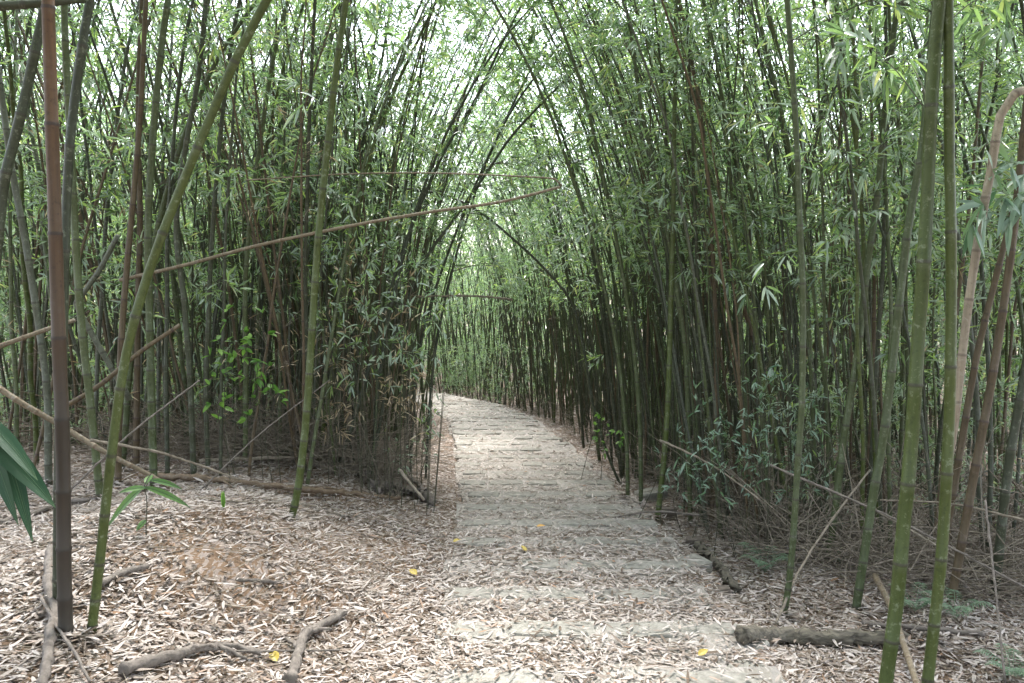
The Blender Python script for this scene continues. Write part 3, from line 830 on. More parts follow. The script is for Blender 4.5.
# thicket added unseen beside and behind the viewer, its tops shading the near ground
c, f = proto(140, 7.2, .10, .9, .024, s0=3.4, ll=.15, lw=.028, nlf=5, ntw=6, per=2.2, Lb=.9, far=True); P_NEAR = [(c.arrays(), f.arrays())]
c, f = proto(141, 6.6, .16, 1.0, .024, s0=3.2, ll=.15, lw=.028, nlf=5, ntw=6, per=2.2, Lb=.9, far=True); P_NEAR.append((c.arrays(), f.arrays()))
def put(pr, x, y, az, sc, m0):
    ca, sa = math.cos(az) * sc, math.sin(az) * sc
    M = np.array([[ca, -sa, 0], [sa, ca, 0], [0, 0, sc]]); b = [x, y, float(ground(x, y)) - .05]
    (cvv, cf, ct), fo = pr
    mass.add(cvv @ M.T + b, [f for f, _ in cf], ct, m0)
    if fo is None: return
    n0 = mass.n
    for f, m_ in fo[1]: mass.f.append((f + n0, 4 + m_))
    mass.v.append(fo[0] @ M.T + b); mass.t.append(fo[2]); mass.n += len(fo[0])
# short leafy growth that hides the ground between the far stalks
P_LOW = []
for i in range(4):
    c, f = proto(150 + i, 2.4 + .35 * i, .12, .7, .010, s0=.25, ll=.14, lw=.024, nlf=4, ntw=4, per=1.5, Lb=.6, far=True); P_LOW.append((c.arrays(), f.arrays()))
P_BARE = [(p[0], None) for p in P_FAR]
k = 0
while k < 420:
    y = rg.uniform(8, 38); x = rg.uniform(-.7 * y - 2, .7 * y + 2); off = abs(x - float(path_x(y)))
    if off < 2.6 + .03 * y or (x > 0 and rg.random() < .3): continue
    k += 1; put(P_LOW[k % 4], x, y, rg.uniform(0, 6.28), rg.uniform(.8, 1.3), 0)
k = 0
while k < 150:      # past the bend, straight ahead
    y = rg.uniform(21, 40); x = rg.uniform(-4.5, 3.5)
    if abs(x - float(path_x(y))) < 1.3: continue
    k += 1; put(P_LOW[k % 4], x, y, rg.uniform(0, 6.28), rg.uniform(.9, 1.7), 1)
k = 0
while k < 70:       # low growth along the outside of the bend
    y = rg.uniform(17.5, 27); x = float(path_x(y)) + rg.uniform(1.0, 2.2)
    k += 1; put(P_LOW[k % 4], x, y, rg.uniform(0, 6.28), rg.uniform(.4, .7), 1)
k = 0
while k < 240:      # leafy tops far to either side
    y = rg.uniform(13, 30); x = rg.uniform(.22, .75) * y * (1 if k % 5 < 2 else -1)
    k += 1; put(P_FAR[k % 8], x, y, rg.uniform(0, 6.28), rg.uniform(.9, 1.2), k % 3)
k = 0
while k < 46:       # leafy stalks closing the view past the bend
    y = rg.uniform(24.5, 34); x = rg.uniform(-5.5, 3)
    if abs(x - float(path_x(y))) < 1.4: continue
    k += 1; put(P_FAR[k % 8], x, y, rg.uniform(0, 6.28), rg.uniform(.8, 1.1), k % 3)
k = 0
while k < 260:      # low growth left and right behind the first rows
    s_ = 1 if k % 5 < 2 else -1
    y = rg.uniform(8.5, 17); x = float(path_x(y)) + s_ * rg.uniform(2.4, 8)
    if s_ < 0 and y < 9.3: continue
    k += 1; put(P_LOW[k % 4], x, y, rg.uniform(0, 6.28), rg.uniform(.5, .95), 1)
P_THIN = []
for i in range(6):
    c, f = proto(170 + i, 5.2 + .4 * i, .04 + .03 * i, .35 + .09 * i, .010 + .001 * (i % 3), s0=2.4, ll=.11, lw=.016, nlf=4, ntw=4, per=.5, Lb=.5, far=True); P_THIN.append((c.arrays(), f.arrays()))
k = 0
while k < 620:      # fine young stems packed along the edges of the path
    right = rg.random() < .62
    y = (6.4 if right else 8.0) + 14 * rg.random() ** 1.3; off = 1.25 + abs(rg.normal(0, 1.3))
    x = float(path_x(y)) + (off if right else -off)
    if not right and off < 1.25 + .8 * rg.random(): continue
    k += 1; put(P_THIN[k % 6], x, y, (math.pi if right else 0) + rg.normal(0, 1.3 if y > 9 or not right else .7), rg.uniform(.8, 1.15), int(rg.choice([0, 1, 2, 3], p=[.4, .4, .1, .1])))
k = 0
while k < 170:      # the left bank's packed rows
    y = rg.uniform(7.7, 11.5); x = float(path_x(y)) - rg.uniform(1.7, 6.5)
    k += 1; put((P_THIN + P_BARE)[k % 14], x, y, rg.uniform(0, 6.28), rg.uniform(.75, 1.1), int(rg.choice([0, 1, 2, 3], p=[.3, .4, .1, .2])))
k = 0
while k < 26:       # leafy undergrowth at the right edge
    y = rg.uniform(6.3, 9); x = float(path_x(y)) + rg.uniform(1.7, 4)
    k += 1; put(P_LOW[k % 4], x, y, rg.uniform(0, 6.28), rg.uniform(.3, .5), 1)
k = 0
while k < 22:
    x = -1.75 + rg.normal(0, .4); y = 8.3 + rg.normal(0, .45)
    if x > -1.25: continue
    k += 1; put(P_THIN[k % 6], x, y, rg.normal(0, 1.2), rg.uniform(.8, 1.1), k % 4)
k = 0
while k < 1300:
    y = rg.uniform(8, 34); x = rg.uniform(-.7 * y - 2, .7 * y + 2); off = abs(x - float(path_x(y)))
    if off < 1.3 or rg.random() > math.exp(-(off - 1.3) / 5): continue
    k += 1; put(P_BARE[k % 8], x, y, rg.uniform(0, 6.28), rg.uniform(.6, 1.0), int(rg.choice([0, 1, 2, 3], p=[.35, .4, .1, .15])))
k = 0
while k < NEARN:
    y = rg.uniform(-6, 5.5); x = rg.uniform(-6.5, 6.5)
    if abs(x) < max(1.35, .72 * y + .9): continue
    k += 1
    z = float(ground(x, y)) - .05; az = (0 if x < .4 else math.pi) + rg.normal(0, .6); sc = rg.uniform(.95, 1.15)
    ca, sa = math.cos(az) * sc, math.sin(az) * sc
    M = np.array([[ca, -sa, 0], [sa, ca, 0], [0, 0, sc]])
    (cvv, cf, ct), (fv, ff, ft) = P_NEAR[k % 2]
    mass.add(cvv @ M.T + [x, y, z], [f for f, _ in cf], ct, k % 3)
    n0 = mass.n
    for f, m_ in ff: mass.f.append((f + n0, 4 + m_))
    mass.v.append(fv @ M.T + [x, y, z]); mass.t.append(ft); mass.n += len(fv)
o = mass.build('bamboo_thicket', [GREEN, DARK, GREY, BROWN, TWIG, LEAF_FAR], smooth=False)  # also holds the unseen stalks added round the viewer for shade
tag(o, 'far bamboo thicket closing in behind the nearer stalks', 'bamboo thicket', kind='stuff')

# ------------------------------------------------------------------ dead twig tangle
def tangle(name, n, fx, L, r, rgx, mat, lab, zup=.5, k=4):
    x, y = fx(n, rgx); z = surf(x, y)
    n = len(x)
    az = rgx.uniform(0, 6.28, n); el = np.abs(rgx.normal(0, zup, n)); LL = L * rgx.uniform(.3, 1.4, n)
    D = np.stack([np.cos(az) * np.cos(el), np.sin(az) * np.cos(el), np.sin(el)], 1)
    u = np.linspace(0, 1, k); B = np.stack([x, y, z + rgx.gamma(1.2, .08, n) * (zup > .2) + .01], 1)
    side = rgx.normal(0, .12, (n, 3))
    P = B[:, None] + D[:, None] * (LL[:, None] * u)[:, :, None] + side[:, None] * (LL[:, None] * (u * u))[:, :, None]
    P[:, :, 2] -= (LL * .18)[:, None] * u ** 2
    P[:, :, 2] = np.maximum(P[:, :, 2], surf(P[:, :, 0], P[:, :, 1]) + .006)
    # keep the path itself clear
    on = (np.abs(P[:, -1, 0] - path_x(P[:, -1, 1])) < HW - .1); P = P[~on]; n = len(P)
    m2 = MB(); tubes(m2, P, r * rgx.uniform(.5, 1.4, (n, 1)) * np.linspace(1, .5, k)[None], 3)
    o = m2.build(name, mat); tag(o, lab, 'dead twigs', kind='stuff'); return o
rt = np.random.default_rng(5)
def zr(n, g):
    y = g.uniform(4.6, 9.5, n); x = path_x(y) + 1.25 + np.abs(g.gamma(2, .75, n)) + np.clip(5.6 - y, 0, 1) * 1.0; k = x < .7 * y + .6; return x[k], y[k]
def zl(n, g):
    y = g.uniform(7.3, 9.6, n); x = path_x(y) - 1.3 - np.abs(g.gamma(2, .8, n)); k = x > -.7 * y - .6; return x[k], y[k]
def ze(n, g):
    y = g.uniform(7.5, 22, n); s = np.where(g.random(n) < .6, 1, -1); x = path_x(y) + s * (1.1 + np.abs(g.normal(0, .7, n))); return x, y
def zn(n, g):
    y = g.uniform(3, 7, n); x = path_x(y) - 1.0 - np.abs(g.gamma(2, .6, n)); return x, y
tangle('dead_twigs', 3600, zr, .85, .0040, rt, TWIG_DEAD, 'tangle of pale dead twigs under the bamboo right of the path')
tangle('dead_twigs', 4200, zl, .8, .0034, rt, TWIG_DEAD, 'tangle of pale dead twigs under the bamboo left of the path')
tangle('dead_twigs', 1600, ze, .7, .0035, rt, TWIG_DEAD, 'thin dead twigs lining both edges of the path farther down')
tangle('dead_twigs', 160, zn, .45, .003, rt, TWIG_DEAD, 'loose dead twigs lying on the left bank in the foreground', zup=.08)

# ------------------------------------------------------------------ fallen poles, logs and branches
def pole(name, pts, rpx, mat, label, cat, sides=12, inter=.3, Ys=None, jag=0, seed=0, knots=False, smooth=8, taper=.8, lift=0, fork=()):
    W = []
    for i, p in enumerate(pts):
        if Ys is None:
            h = hit(*p); W.append(h + [0, 0, lift + .018])
        else: W.append(at(p[0], p[1], Ys[i]))
    W = np.array(W); Ym = W[:, 1].mean(); r = rpx * .5 * Ym / F
    if Ys is None: W[:, 2] += r * .95
    cv = Curve(W, smooth); m2 = MB(); g = np.random.default_rng(seed)
    if knots: culm(m2, cv, r, r * taper, inter, sides, g, cap=True)
    else:
        k = max(14, int(cv.len / .035)); S = np.linspace(0, cv.len, k)
        Rr = r * (1 - (1 - taper) * S / cv.len) * g.uniform(.86, 1.14, k)
        P = cv.pos(S)
        P = P + g.normal(0, r * .16, P.shape)
        n0 = m2.n; tubes(m2, P[None], Rr[None], sides, None, 0, True)
        v = m2.v[-1]; v[:k * sides] += g.normal(0, r * (.10 + jag), (k * sides, 3))
    for (f0, dx, dy, L_) in fork:       # side prongs that grew from the same branch
        b0 = cv.pos(np.array([f0 * cv.len]))[0]; t0 = cv.tan(np.array([f0 * cv.len]))[0]
        d0 = nrm(t0 + np.array([dx, dy, .25])); u = np.linspace(0, 1, 8); Q = b0 + d0 * (L_ * u)[:, None]; Q[:, 2] -= .25 * L_ * u ** 2
        Q[1:] += g.normal(0, r * .15, (7, 3)); tubes(m2, Q[None], (r * .55 * (1 - .6 * u))[None], 8, None, 0, True)
    o = m2.build(name, mat, loc=tuple(W[0])); tag(o, label, cat); return o

pole('broken_bamboo_pole', [(120, 280), (185, 265), (256, 246), (350, 226), (430, 212), (500, 202), (560, 187)], 3.8, TAN, 'long pale dead bamboo pole slanting up to the right across the left thicket', 'bamboo pole', Ys=[6.6, 6.5, 6.4, 6.3, 6.2, 6.1, 6.0], knots=True, taper=.7, inter=.25)
pole('broken_bamboo_pole', [(562, 186), (555, 179), (512, 176), (430, 173), (345, 174), (250, 180), (260, 179)], 1.7, TAN, 'thin pale dead bamboo top lying level above the long slanting pole, from which it snapped', 'bamboo pole', Ys=[6.0, 6.0, 6.05, 6.1, 6.2, 6.3, 6.4], knots=True, taper=.6, smooth=6)
pole('fallen_bamboo_pole', [(-20, 375), (20, 402), (60, 425), (110, 455), (150, 475), (170, 487)], 6, TAN, 'brown fallen bamboo pole slanting down to the right behind the red-brown stalk', 'bamboo pole', Ys=[5.2, 5.2, 5.3, 5.3, 5.4, 5.4], knots=True)
pole('fallen_bamboo_pole', [(-20, 352), (0, 346), (45, 330), (75, 320)], 5, TAN, 'pale fallen bamboo pole tilted up to the right at the left edge', 'bamboo pole', Ys=[5.2, 5.2, 5.3, 5.4], knots=True)
pole('fallen_bamboo_pole', [(68, 405), (100, 385), (140, 352), (180, 325)], 5, BROWN, 'dark reddish fallen pole crossing behind the slanting bright green stalk', 'bamboo pole', Ys=[5.6, 5.7, 5.8, 5.9], knots=True)
pole('fallen_bamboo_pole', [(-20, 7), (30, 4), (85, -1)], 9, DARK, 'dark horizontal pole crossing the top left corner', 'bamboo pole', Ys=[3.2, 3.2, 3.3], knots=True)
pole('fallen_bamboo_pole', [(130, 400), (75, 305), (100, 270), (118, 235)], 6, GREY, 'grey fallen pole propped among the stalks in the left thicket', 'bamboo pole', Ys=[6.3, 6.2, 6.2, 6.2], knots=True, smooth=0)
pole('fallen_log', [(140, 481), (200, 484), (260, 490), (330, 497), (400, 503)], 7, TAN, 'long tan fallen bamboo trunk lying across the left bank', 'log', inter=.5, seed=2, taper=.6, fork=((.3, .4, -.8, .2), (.62, .3, .9, .35)))
pole('broken_branch', [(314, 452), (335, 462), (352, 474), (371, 484)], 11, WOODG, 'short thick grey-brown branch stub slanting down behind the long tan trunk', 'branch', seed=3, jag=.08, fork=((.4, .6, .6, .18),))
pole('gnarled_branch', [(372, 492), (392, 493), (412, 498), (434, 508)], 10, WOODG, 'gnarled brown root end at the left edge of the path', 'branch', seed=4, jag=.15, fork=((.3, .2, 1, .25), (.6, .5, -.8, .2), (.75, .9, .6, .15)))
pole('gnarled_branch', [(378, 498), (384, 484), (400, 480), (416, 488), (424, 500)], 5, WOODG, 'thin hooked brown branch over the gnarled root end', 'branch', seed=5, lift=.02)
pole('dead_stick', [(400, 470), (410, 483), (424, 500)], 3, TWIG_DEAD, 'pale straight stick leaning on the gnarled root end', 'stick', Ys=[6.5, 6.35, 6.25], seed=6)
pole('dead_stick', [(200, 470), (260, 467), (330, 463), (390, 450), (430, 445)], 2.6, TWIG_DEAD, 'long thin pale stick lying above the tan trunk on the left bank', 'stick', seed=8, lift=.05)
pole('dead_stick', [(150, 497), (230, 505), (320, 510), (400, 530)], 2.2, TWIG_DEAD, 'thin brown stick lying just below the long tan trunk', 'stick', seed=9)
pole('fallen_log', [(744, 645), (780, 645), (820, 647), (862, 648), (905, 648)], 15, WOOD, 'short rotten brown log at the bottom right beside the path', 'log', sides=16, seed=10, jag=.05, taper=.9)
pole('fallen_log', [(862, 628), (900, 632), (945, 636), (985, 640)], 6, WOODG, 'dark weathered log behind the foreground pair on the right', 'log', seed=11)
pole('rotten_plank', [(697, 550), (708, 562), (722, 576), (736, 596)], 9, WOOD, 'splintered red-brown rotten wood along the right edge of the path', 'rotten wood', seed=12, jag=.3, sides=8)
pole('fallen_bamboo_pole', [(875, 576), (890, 605), (904, 645), (922, 700)], 7, TAN, 'pale tan bamboo pole lying on the ground behind the tall green pair', 'bamboo pole', Ys=[4.9, 4.4, 3.95, 3.4], knots=True, seed=13)
pole('fallen_branch', [(122, 680), (165, 667), (205, 656), (230, 655), (262, 662)], 12, WOODG, 'grey-brown dead branch lying in the leaves at the bottom left', 'branch', seed=14, taper=.5, fork=((.35, .5, .9, .22), (.7, .2, -.9, .14)))
pole('fallen_branch', [(290, 690), (297, 665), (304, 645), (322, 632), (344, 620)], 11, WOODG, 'forked grey branch at the bottom beside the yellow leaf', 'branch', seed=15, taper=.7, fork=((.35, -.9, .5, .25), (.6, .9, -.2, .12)))
pole('dead_stick', [(225, 661), (280, 660), (340, 659)], 2.6, WOODG, 'thin straight stick crossing the forked branch at the bottom', 'stick', seed=16, lift=.02)
pole('fallen_branch', [(52, 555), (49, 590), (54, 620), (50, 655), (42, 700)], 11, WOODG, 'curved grey root-like branch beside the foot of the red-brown stalk', 'branch', seed=17)
pole('dead_stick', [(42, 610), (58, 640), (75, 665), (90, 695)], 3.5, WOODG, 'thin dark stick slanting down below the red-brown stalk', 'stick', seed=18, lift=.03)
pole('dead_stick', [(100, 592), (120, 580), (148, 573)], 7, WOODG, 'short brown stick under the small sapling on the left bank', 'stick', seed=19)
pole('dead_stick', [(0, 528), (35, 518), (62, 508), (90, 505)], 6, WOODG, 'grey fallen branch behind the red-brown stalk at the left edge', 'stick', seed=20)
pole('dead_stick', [(236, 585), (262, 586), (284, 588)], 4, WOODG, 'short dark stick half buried in leaves in the middle of the left bank', 'stick', seed=21)
pole('dead_stick', [(775, 625), (800, 570), (832, 520), (870, 470)], 2.5, TWIG_DEAD, 'long pale stick rising to the right behind the slim lone stalk', 'stick', Ys=[4.5, 4.9, 5.2, 5.5], seed=22)
for i, (a, b, Y0, Y1, w, lab) in enumerate([
    ((770, 465), (1030, 590), 5.4, 4.4, 2.6, 'long brown dead stick slanting down to the right behind the green pair'),
    ((800, 478), (960, 560), 5.6, 4.8, 2.5, 'thin brown stick slanting under the longer one on the right'),
    ((985, 500), (1005, 683), 4.2, 3.6, 2.5, 'upright pale twig at the bottom right corner'),
    ((1024, 520), (880, 500), 4.6, 5.2, 2.5, 'thin pale twig lying nearly level at the right edge'),
    ((700, 515), (600, 520), 6.4, 6.8, 2, 'thin stick reaching out from the low leafy shoots toward the path'),
    ((660, 440), (760, 500), 6.2, 5.6, 2.2, 'thin brown twig slanting through the low leafy shoots'),
    ((60, 500), (200, 380), 5.0, 5.6, 2.2, 'thin pale twig rising right behind the slanting bright green stalk'),
    ((90, 440), (240, 480), 5.0, 5.6, 3, 'pale stick slanting down behind the slanting bright green stalk'),
    ((190, 500), (330, 380), 5.8, 6.6, 1.5, 'thin dead twig leaning right behind the lone stalk on the bank'),
    ]):
    pole('dead_stick', [a, ((a[0] + b[0]) / 2, (a[1] + b[1]) / 2 - 6), b], w, TWIG_DEAD if i % 2 else WOODG, lab, 'stick', Ys=[Y0, (Y0 + Y1) / 2, Y1], seed=30 + i, sides=7)
gc = np.random.default_rng(61)
for i in range(56):
    left = i < 26
    y = gc.uniform(7.3, 10) if left else gc.uniform(5.2, 9); x = float(path_x(y)) + (-gc.uniform(1.9, 5.2) if left else gc.uniform(1.9, 4.8))
    az = gc.uniform(0, 6.28); L = gc.uniform(.9, 2.4); el = abs(gc.normal(0, .3)); z = float(ground(x, y)) + gc.uniform(.02, .35)
    d = np.array([math.cos(az) * math.cos(el), math.sin(az) * math.cos(el) * .6, math.sin(el)])
    P = [np.array([x, y, z]) - d * L * .3, np.array([x, y, z]) + d * L * .25 + [0, 0, .04], np.array([x, y, z]) + d * L * .7]
    for p_ in P: p_[2] = max(p_[2], float(ground(p_[0], p_[1])) + .015)
    if min(abs(p_[0] - float(path_x(p_[1]))) for p_ in P) < 1.15: continue
    m2 = MB(); cv = Curve(P); culm(m2, cv, gc.uniform(.006, .013), .005, .25, 7, gc, True)
    o = m2.build('fallen_cane', [TAN, BROWN, GREY][int(gc.integers(3))], loc=tuple(P[0]))
    tag(o, 'dead bamboo cane fallen among the stalks %s' % ('on the left bank' if left else 'right of the path'), 'cane', 'fallen canes ' + ('on the left bank' if left else 'right of the path'))
# bent thin bamboo over the path, right of centre
pole('bent_cane', [(512, 300), (500, 298), (470, 296), (440, 296), (415, 297)], 2.2, TWIG_DEAD, 'thin dead cane hanging level across the far end of the path', 'cane', Ys=[8.6, 8.5, 8.5, 8.4, 8.3], seed=50, sides=7)

# ------------------------------------------------------------------ plants
def broad(mb, base, d, L, W, rgx, fold=.25, droop=.35, m=0, nb=None, rib=False):
    """one broad leaf with midrib, built from cross rows"""
    d = nrm(np.asarray(d, float)); ref = np.array([0, 0, 1.]) if nb is None else np.asarray(nb, float)
    S = nrm(np.cross(d, ref)); U = np.cross(S, d)
    st = np.linspace(0, 1, 9); w = np.sin(np.pi * st ** .8) ** .8 * .5 * W; w[0] = .002; w[-1] = .001
    V = []
    for s, ww in zip(st, w):
        c = np.asarray(base) + d * L * s + np.array([0, 0, -1.]) * droop * L * s * s
        V += [c + S * ww + U * ww * fold, c + S * ww * .5 + U * ww * fold * .6, c, c - S * ww * .5 + U * ww * fold * .6, c - S * ww + U * ww * fold]
    q = [(a * 5 + b, a * 5 + b + 1, (a + 1) * 5 + b + 1, (a + 1) * 5 + b) for a in range(8) for b in range(4)]
    mb.add(np.array(V), [np.array(q)], None, m)
    if rib:
        c = np.array(V)[2::5] + [0, 0, .0008]; tubes(mb, c[None], np.linspace(.0022, .0006, len(c))[None], 5, None, 1)
        for s_ in (.3, .6):
            for e in (0, 4):
                v_ = np.array(V)[2::5] * (1 - s_) + np.array(V)[e::5] * s_ + [0, 0, .0003]; tubes(mb, v_[None], np.full((1, len(v_)), .0005), 3, None, 1)

rp = np.random.default_rng(9)
# fern
def fern(px, py, n, L, lab):
    b = hit(px, py); root = empty('fern', tuple(b)); tag(root, lab, 'fern')
    for i in range(n):
        az = i * 2 * math.pi / n + rp.uniform(-.3, .3); l = L * rp.uniform(.75, 1.15); m2 = MB()
        u = np.linspace(0, 1, 12); D = np.array([math.cos(az), math.sin(az), 0])
        P = D[None] * (l * u)[:, None]; P[:, 2] = l * (2.0 * u - 1.45 * u ** 2)
        tubes(m2, P[None], np.full((1, 12), .0015), 4)
        s = np.cross(D, [0, 0, 1.]); k = 15; uu = np.linspace(.15, .98, k); Q = D[None] * (l * uu)[:, None]; Q[:, 2] = l * (2.0 * uu - 1.45 * uu ** 2)
        for sg in (-1, 1):
            dd = np.tile(s * sg, (k, 1)) + D * .35 + rp.normal(0, .05, (k, 3)); dd[:, 2] -= .15
            leaves(m2, Q, dd, l * .27 * np.sin(np.pi * np.clip(uu * .9 + .12, 0, 1)) + .008, .0075, 1, 0, rp, .1, np.tile([0, 0, 1.], (k, 1)))
        m2.build('frond', FERN, root, smooth=False)
fern(765, 573, 8, .22, 'bluish green fern behind the slim lone stalk foot, larger of the ferns left of it')
fern(836, 565, 6, .11, 'tiny light green fern between the slim lone stalk and the leaning green one')
fern(915, 612, 7, .18, 'light green fern behind the tall green pair')
fern(955, 620, 7, .2, 'light green fern just right of the tall green pair')
fern(1012, 680, 8, .16, 'green fern in the bottom right corner')

# sapling
b = at(152, 590, 4.1); gz = float(ground(b[0], b[1])); root = empty('sapling', (b[0], b[1], gz)); tag(root, 'small sapling with a thin bent stem and broad bright leaves beside the slanting green stalk', 'sapling')
S = [at(152, 592, 4.1), at(149, 560, 4.1), (at(146, 530, 4.1)), at(147, 500, 4.1), at(144, 486, 4.1), at(152, 472, 4.1)]
S = np.array(S); S[0][2] = gz
m2 = MB(); cv = Curve(S); ss = np.linspace(0, cv.len, 14); tubes(m2, cv.pos(ss)[None], np.linspace(.0045, .002, 14)[None], 6); o = m2.build('stem', TWIG, root, loc=tuple(root.location)); o.location = (0, 0, 0)
for (a, c, w) in [((144, 487), (190, 497), .035), ((144, 487), (105, 515), .05), ((146, 484), (152, 470), .04), ((150, 480), (182, 482), .03), ((146, 488), (118, 486), .03), ((146, 520), (136, 528), .03)]:
    A = at(*a, 4.1); B = at(*c, 4.1 + rp.uniform(-.15, .1)); m3 = MB(); broad(m3, A, B - A, np.linalg.norm(B - A), w, rp, droop=.25, nb=(0, -.9, .6), rib=True); o = m3.build('leaf', [LEAF_MID, RIB], root, loc=tuple(root.location)); o.location = (0, 0, 0)
# single shoot leaf on the bank
b = at(225, 548, 4.9); root = empty('seedling', (b[0], b[1], float(ground(b[0], b[1])))); tag(root, 'single upright yellow-green seedling leaf on the left bank', 'seedling')
for dx in (-.02, .01):
    m3 = MB(); broad(m3, (0, 0, .0), (dx * 3, 0, 1), .13, .022, rp, droop=.1, nb=(0, -1, .1)); m3.build('leaf', LEAF_BRIGHT, root)
# big leaved plant at the left edge
b = at(-30, 520, 2.9); bz = float(ground(b[0], b[1])); root = empty('broadleaf_plant', (b[0], b[1], bz)); tag(root, 'plant with large drooping dark green leaves entering at the left edge', 'plant')
top = at(-28, 425, 2.9)
m2 = MB(); cv = Curve(np.array([(b[0], b[1], bz), (b + top) / 2 + [.01, 0, 0], top])); ss = np.linspace(0, cv.len, 10); tubes(m2, cv.pos(ss)[None], np.linspace(.006, .004, 10)[None], 7); o = m2.build('stem', TWIG, root, loc=(b[0], b[1], bz)); o.location = (0, 0, 0)
for (a, c, w, nb_) in [((-25, 425), (46, 492), .085, (.2, -.9, .9)), ((-20, 420), (12, 505), .07, (-.4, -.9, .5)), ((0, 430), (27, 520), .055, (.5, -.8, .3)), ((-20, 415), (30, 470), .06, (.2, -.6, 1)), ((-25, 425), (-8, 520), .08, (0, -1, .3))]:
    A = at(*a, 2.9); B = at(*c, 2.8); m3 = MB(); broad(m3, A, B - A + [0, 0, .05], np.linalg.norm(B - A) * 1.05, w, rp, droop=.2, nb=nb_, rib=True); o = m3.build('leaf', [LEAF_DARK, RIB], root, loc=(b[0], b[1], bz)); o.location = (0, 0, 0)

def bush(px0, py0, px1, py1, Y, nst, nlf, L, W, mat, lab, name='shrub', tw=TWIG, base=None, lance=True, seed=1, spread=.25, H=None):
    """several thin stems from the ground with leafy tips inside the given patch of the picture"""
    g = np.random.default_rng(seed)
    bx = (px0 + px1) / 2 if base is None else base; b = at(bx, py1, Y); b[2] = float(ground(b[0], b[1]))
    root = empty(name, tuple(b)); tag(root, lab, 'shrub'); LB = []; LD = []
    for i in range(nst):
        T = at(g.uniform(px0, px1), py0 + (py1 - py0) * g.random() ** 1.1, Y + g.uniform(-.35, .35))
        f = np.array([b[0] + g.normal(0, .15) + (T[0] - b[0]) * .5, Y + g.normal(0, .12), 0.]); f[2] = float(ground(f[0], f[1]))
        mid = (f + T) / 2 + [0, 0, .06] + np.array([g.normal(0, .04), g.normal(0, .04), 0])
        cv = Curve(np.array([f, mid, T])); S = np.linspace(0, cv.len, 9); m2 = MB(); tubes(m2, cv.pos(S)[None], np.linspace(.0035, .0015, 9)[None], 4)
        n = nlf; s = g.uniform(.45, 1, n) * cv.len; P = cv.pos(s); d = nrm(cv.tan(s) * .6 + g.normal(0, .7, (n, 3)))
        E = P + d * g.uniform(.03, .14, (n, 1)); tubes(m2, np.stack([P, E], 1), np.full((n, 2), .0009), 3)
        o = m2.build('stem', tw, root, loc=tuple(b)); o.location = (0, 0, 0)
        m3 = MB(); q = np.repeat(np.arange(n), 3)
        leaves(m3, E[q], nrm(d[q] + g.normal(0, .7, (len(q), 3))), L * g.uniform(.6, 1.2, len(q)), W * g.uniform(.8, 1.2, len(q)), 2, 0, g, .3)
        l = m3.build('leaves', mat, o, loc=tuple(b), smooth=False); l.location = (0, 0, 0)
    return root
bush(690, 360, 830, 470, 5.9, 16, 9, .085, .014, LEAF_BLUE, 'low airy bamboo shoots with bluish green leaves left of the slim lone stalk', 'bamboo_shoots', seed=2)
bush(740, 250, 860, 420, 6.2, 12, 9, .09, .015, LEAF, 'taller loose shoots with narrow green leaves behind the slim lone stalk', 'bamboo_shoots', seed=3)
bush(650, 430, 720, 500, 6.6, 7, 6, .09, .015, LEAF_BLUE, 'small leafy shoots right of the straight light green stalk foot', 'bamboo_shoots', seed=4)
bush(205, 300, 268, 350, 6.4, 6, 8, .085, .035, LEAF_BRIGHT, 'shrub with bright oval leaves between the left stalks', seed=5)
bush(595, 400, 625, 430, 8.5, 3, 6, .06, .03, LEAF_BRIGHT, 'tiny plant with bright leaves at the foot of the right thicket', seed=7)
bush(385, 380, 440, 440, 8.0, 5, 10, .09, .014, LEAF, 'sparse green shoots at the left path edge', 'bamboo_shoots', seed=8)
bush(320, 230, 425, 420, 7.4, 14, 11, .11, .014, LEAF_DEAD, 'withered tan shoots hanging on the left clump by the path', 'withered_shoots', TWIG_DEAD, seed=9)
bush(315, 90, 470, 290, 7.0, 22, 15, .11, .018, LEAF, 'leafy green shoots rising in front of the left clump', 'bamboo_shoots', seed=10)

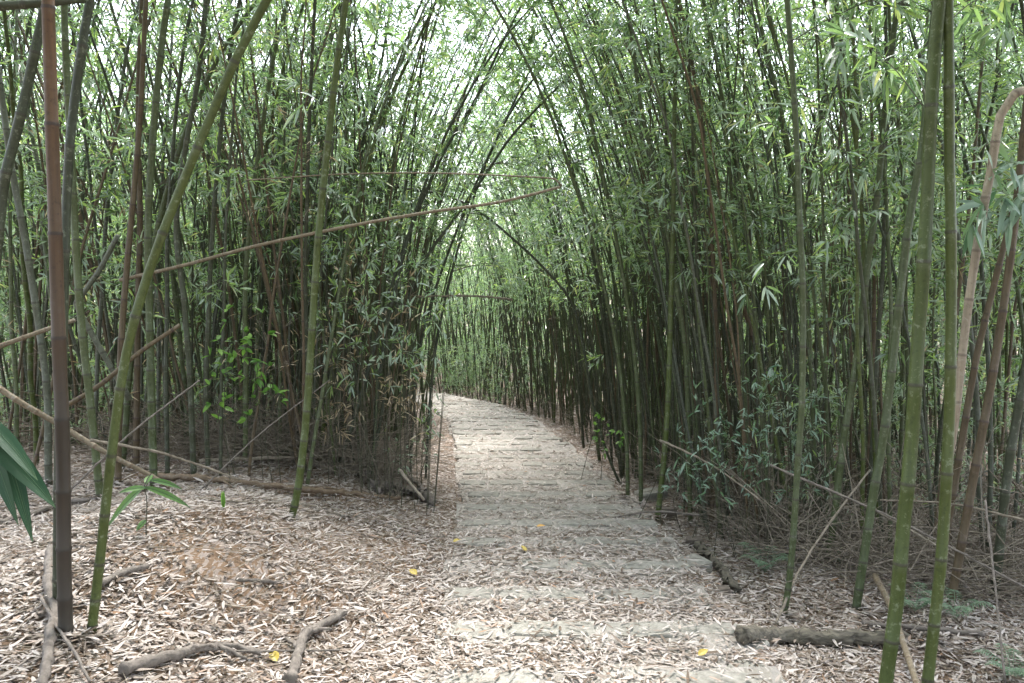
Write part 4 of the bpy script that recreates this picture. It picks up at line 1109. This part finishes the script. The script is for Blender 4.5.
# yellow fallen leaves
for i, (px, py, mt, L, W, az, lab) in enumerate([
    (413, 577, YELLOW, .07, .045, 2.4, 'bright yellow fallen leaf in the middle of the left bank litter'),
    (457, 545, YELLOW, .06, .035, .4, 'pale yellow-green fallen leaf at the left edge of the path'),
    (524, 553, YELLOW, .075, .03, 2.1, 'yellow fallen leaf on the middle of the path'),
    (541, 530, ORANGE, .07, .03, .1, 'orange fallen leaf farther up the middle of the path'),
    (274, 663, YELLOW, .075, .045, 2.2, 'yellow fallen leaf beside the forked branch at the bottom'),
    (703, 659, YELLOW, .065, .035, .6, 'yellow fallen leaf on the path near the rotten log')]):
    h = hit(px, py); m2 = MB(); broad(m2, (-L / 2 * math.cos(az), -L / 2 * math.sin(az), .004), (math.cos(az), math.sin(az), .12), L, W, rp, fold=.35, droop=.1)
    o = m2.build('fallen_leaf', mt); o.location = (h[0], h[1], h[2] + .03); o.rotation_euler = (.35, 0, 0); tag(o, lab, 'leaf')

# ------------------------------------------------------------------ light and camera
EL, AZ = 66, 4
w = bpy.data.worlds.new('World'); scene.world = w; w.use_nodes = True
nt = w.node_tree; nt.nodes.clear()
out = nt.nodes.new('ShaderNodeOutputWorld'); bg = nt.nodes.new('ShaderNodeBackground')
sky = nt.nodes.new('ShaderNodeTexSky'); sky.sky_type = 'NISHITA'; sky.sun_disc = False
sky.sun_elevation = R(EL); sky.sun_rotation = R(AZ); sky.air_density = 1; sky.dust_density = 2; sky.ozone_density = 1
hs = nt.nodes.new('ShaderNodeHueSaturation'); hs.inputs['Saturation'].default_value = .45
nt.links.new(sky.outputs[0], hs.inputs['Color']); nt.links.new(hs.outputs[0], bg.inputs[0]); bg.inputs[1].default_value = .15
nt.links.new(bg.outputs[0], out.inputs[0])
sd = bpy.data.lights.new('sun', 'SUN'); sd.energy = 1.3; sd.angle = R(14); sd.color = (1, .97, .92)
so = bpy.data.objects.new('sun', sd); COL.objects.link(so)
az = R(AZ); dirv = Vector((math.sin(az) * math.cos(R(EL)), math.cos(az) * math.cos(R(EL)), math.sin(R(EL))))
so.rotation_euler = dirv.to_track_quat('Z', 'Y').to_euler(); so.location = (0, 0, 20)

cam = bpy.data.cameras.new('camera'); cam.sensor_width = 36; cam.lens = F / 1024 * 36; cam.clip_end = 2000; cam.clip_start = .05
co = bpy.data.objects.new('camera', cam); COL.objects.link(co); co.location = tuple(CAM); co.rotation_euler = (math.pi / 2 - PITCH, 0, 0)
scene.camera = co
vs = scene.view_settings
vs.view_transform = 'Standard'; vs.look = 'None'; vs.exposure = 3.08; vs.gamma = 1; vs.use_curve_mapping = False
scene.cycles.debug_use_spatial_splits = True
scene.cycles.max_bounces = 4; scene.cycles.diffuse_bounces = 3; scene.cycles.glossy_bounces = 1; scene.cycles.transmission_bounces = 2
print('tris approx', sum(len(o.data.polygons) for o in bpy.data.objects if o.type == 'MESH'), 'objects', len(bpy.data.objects))
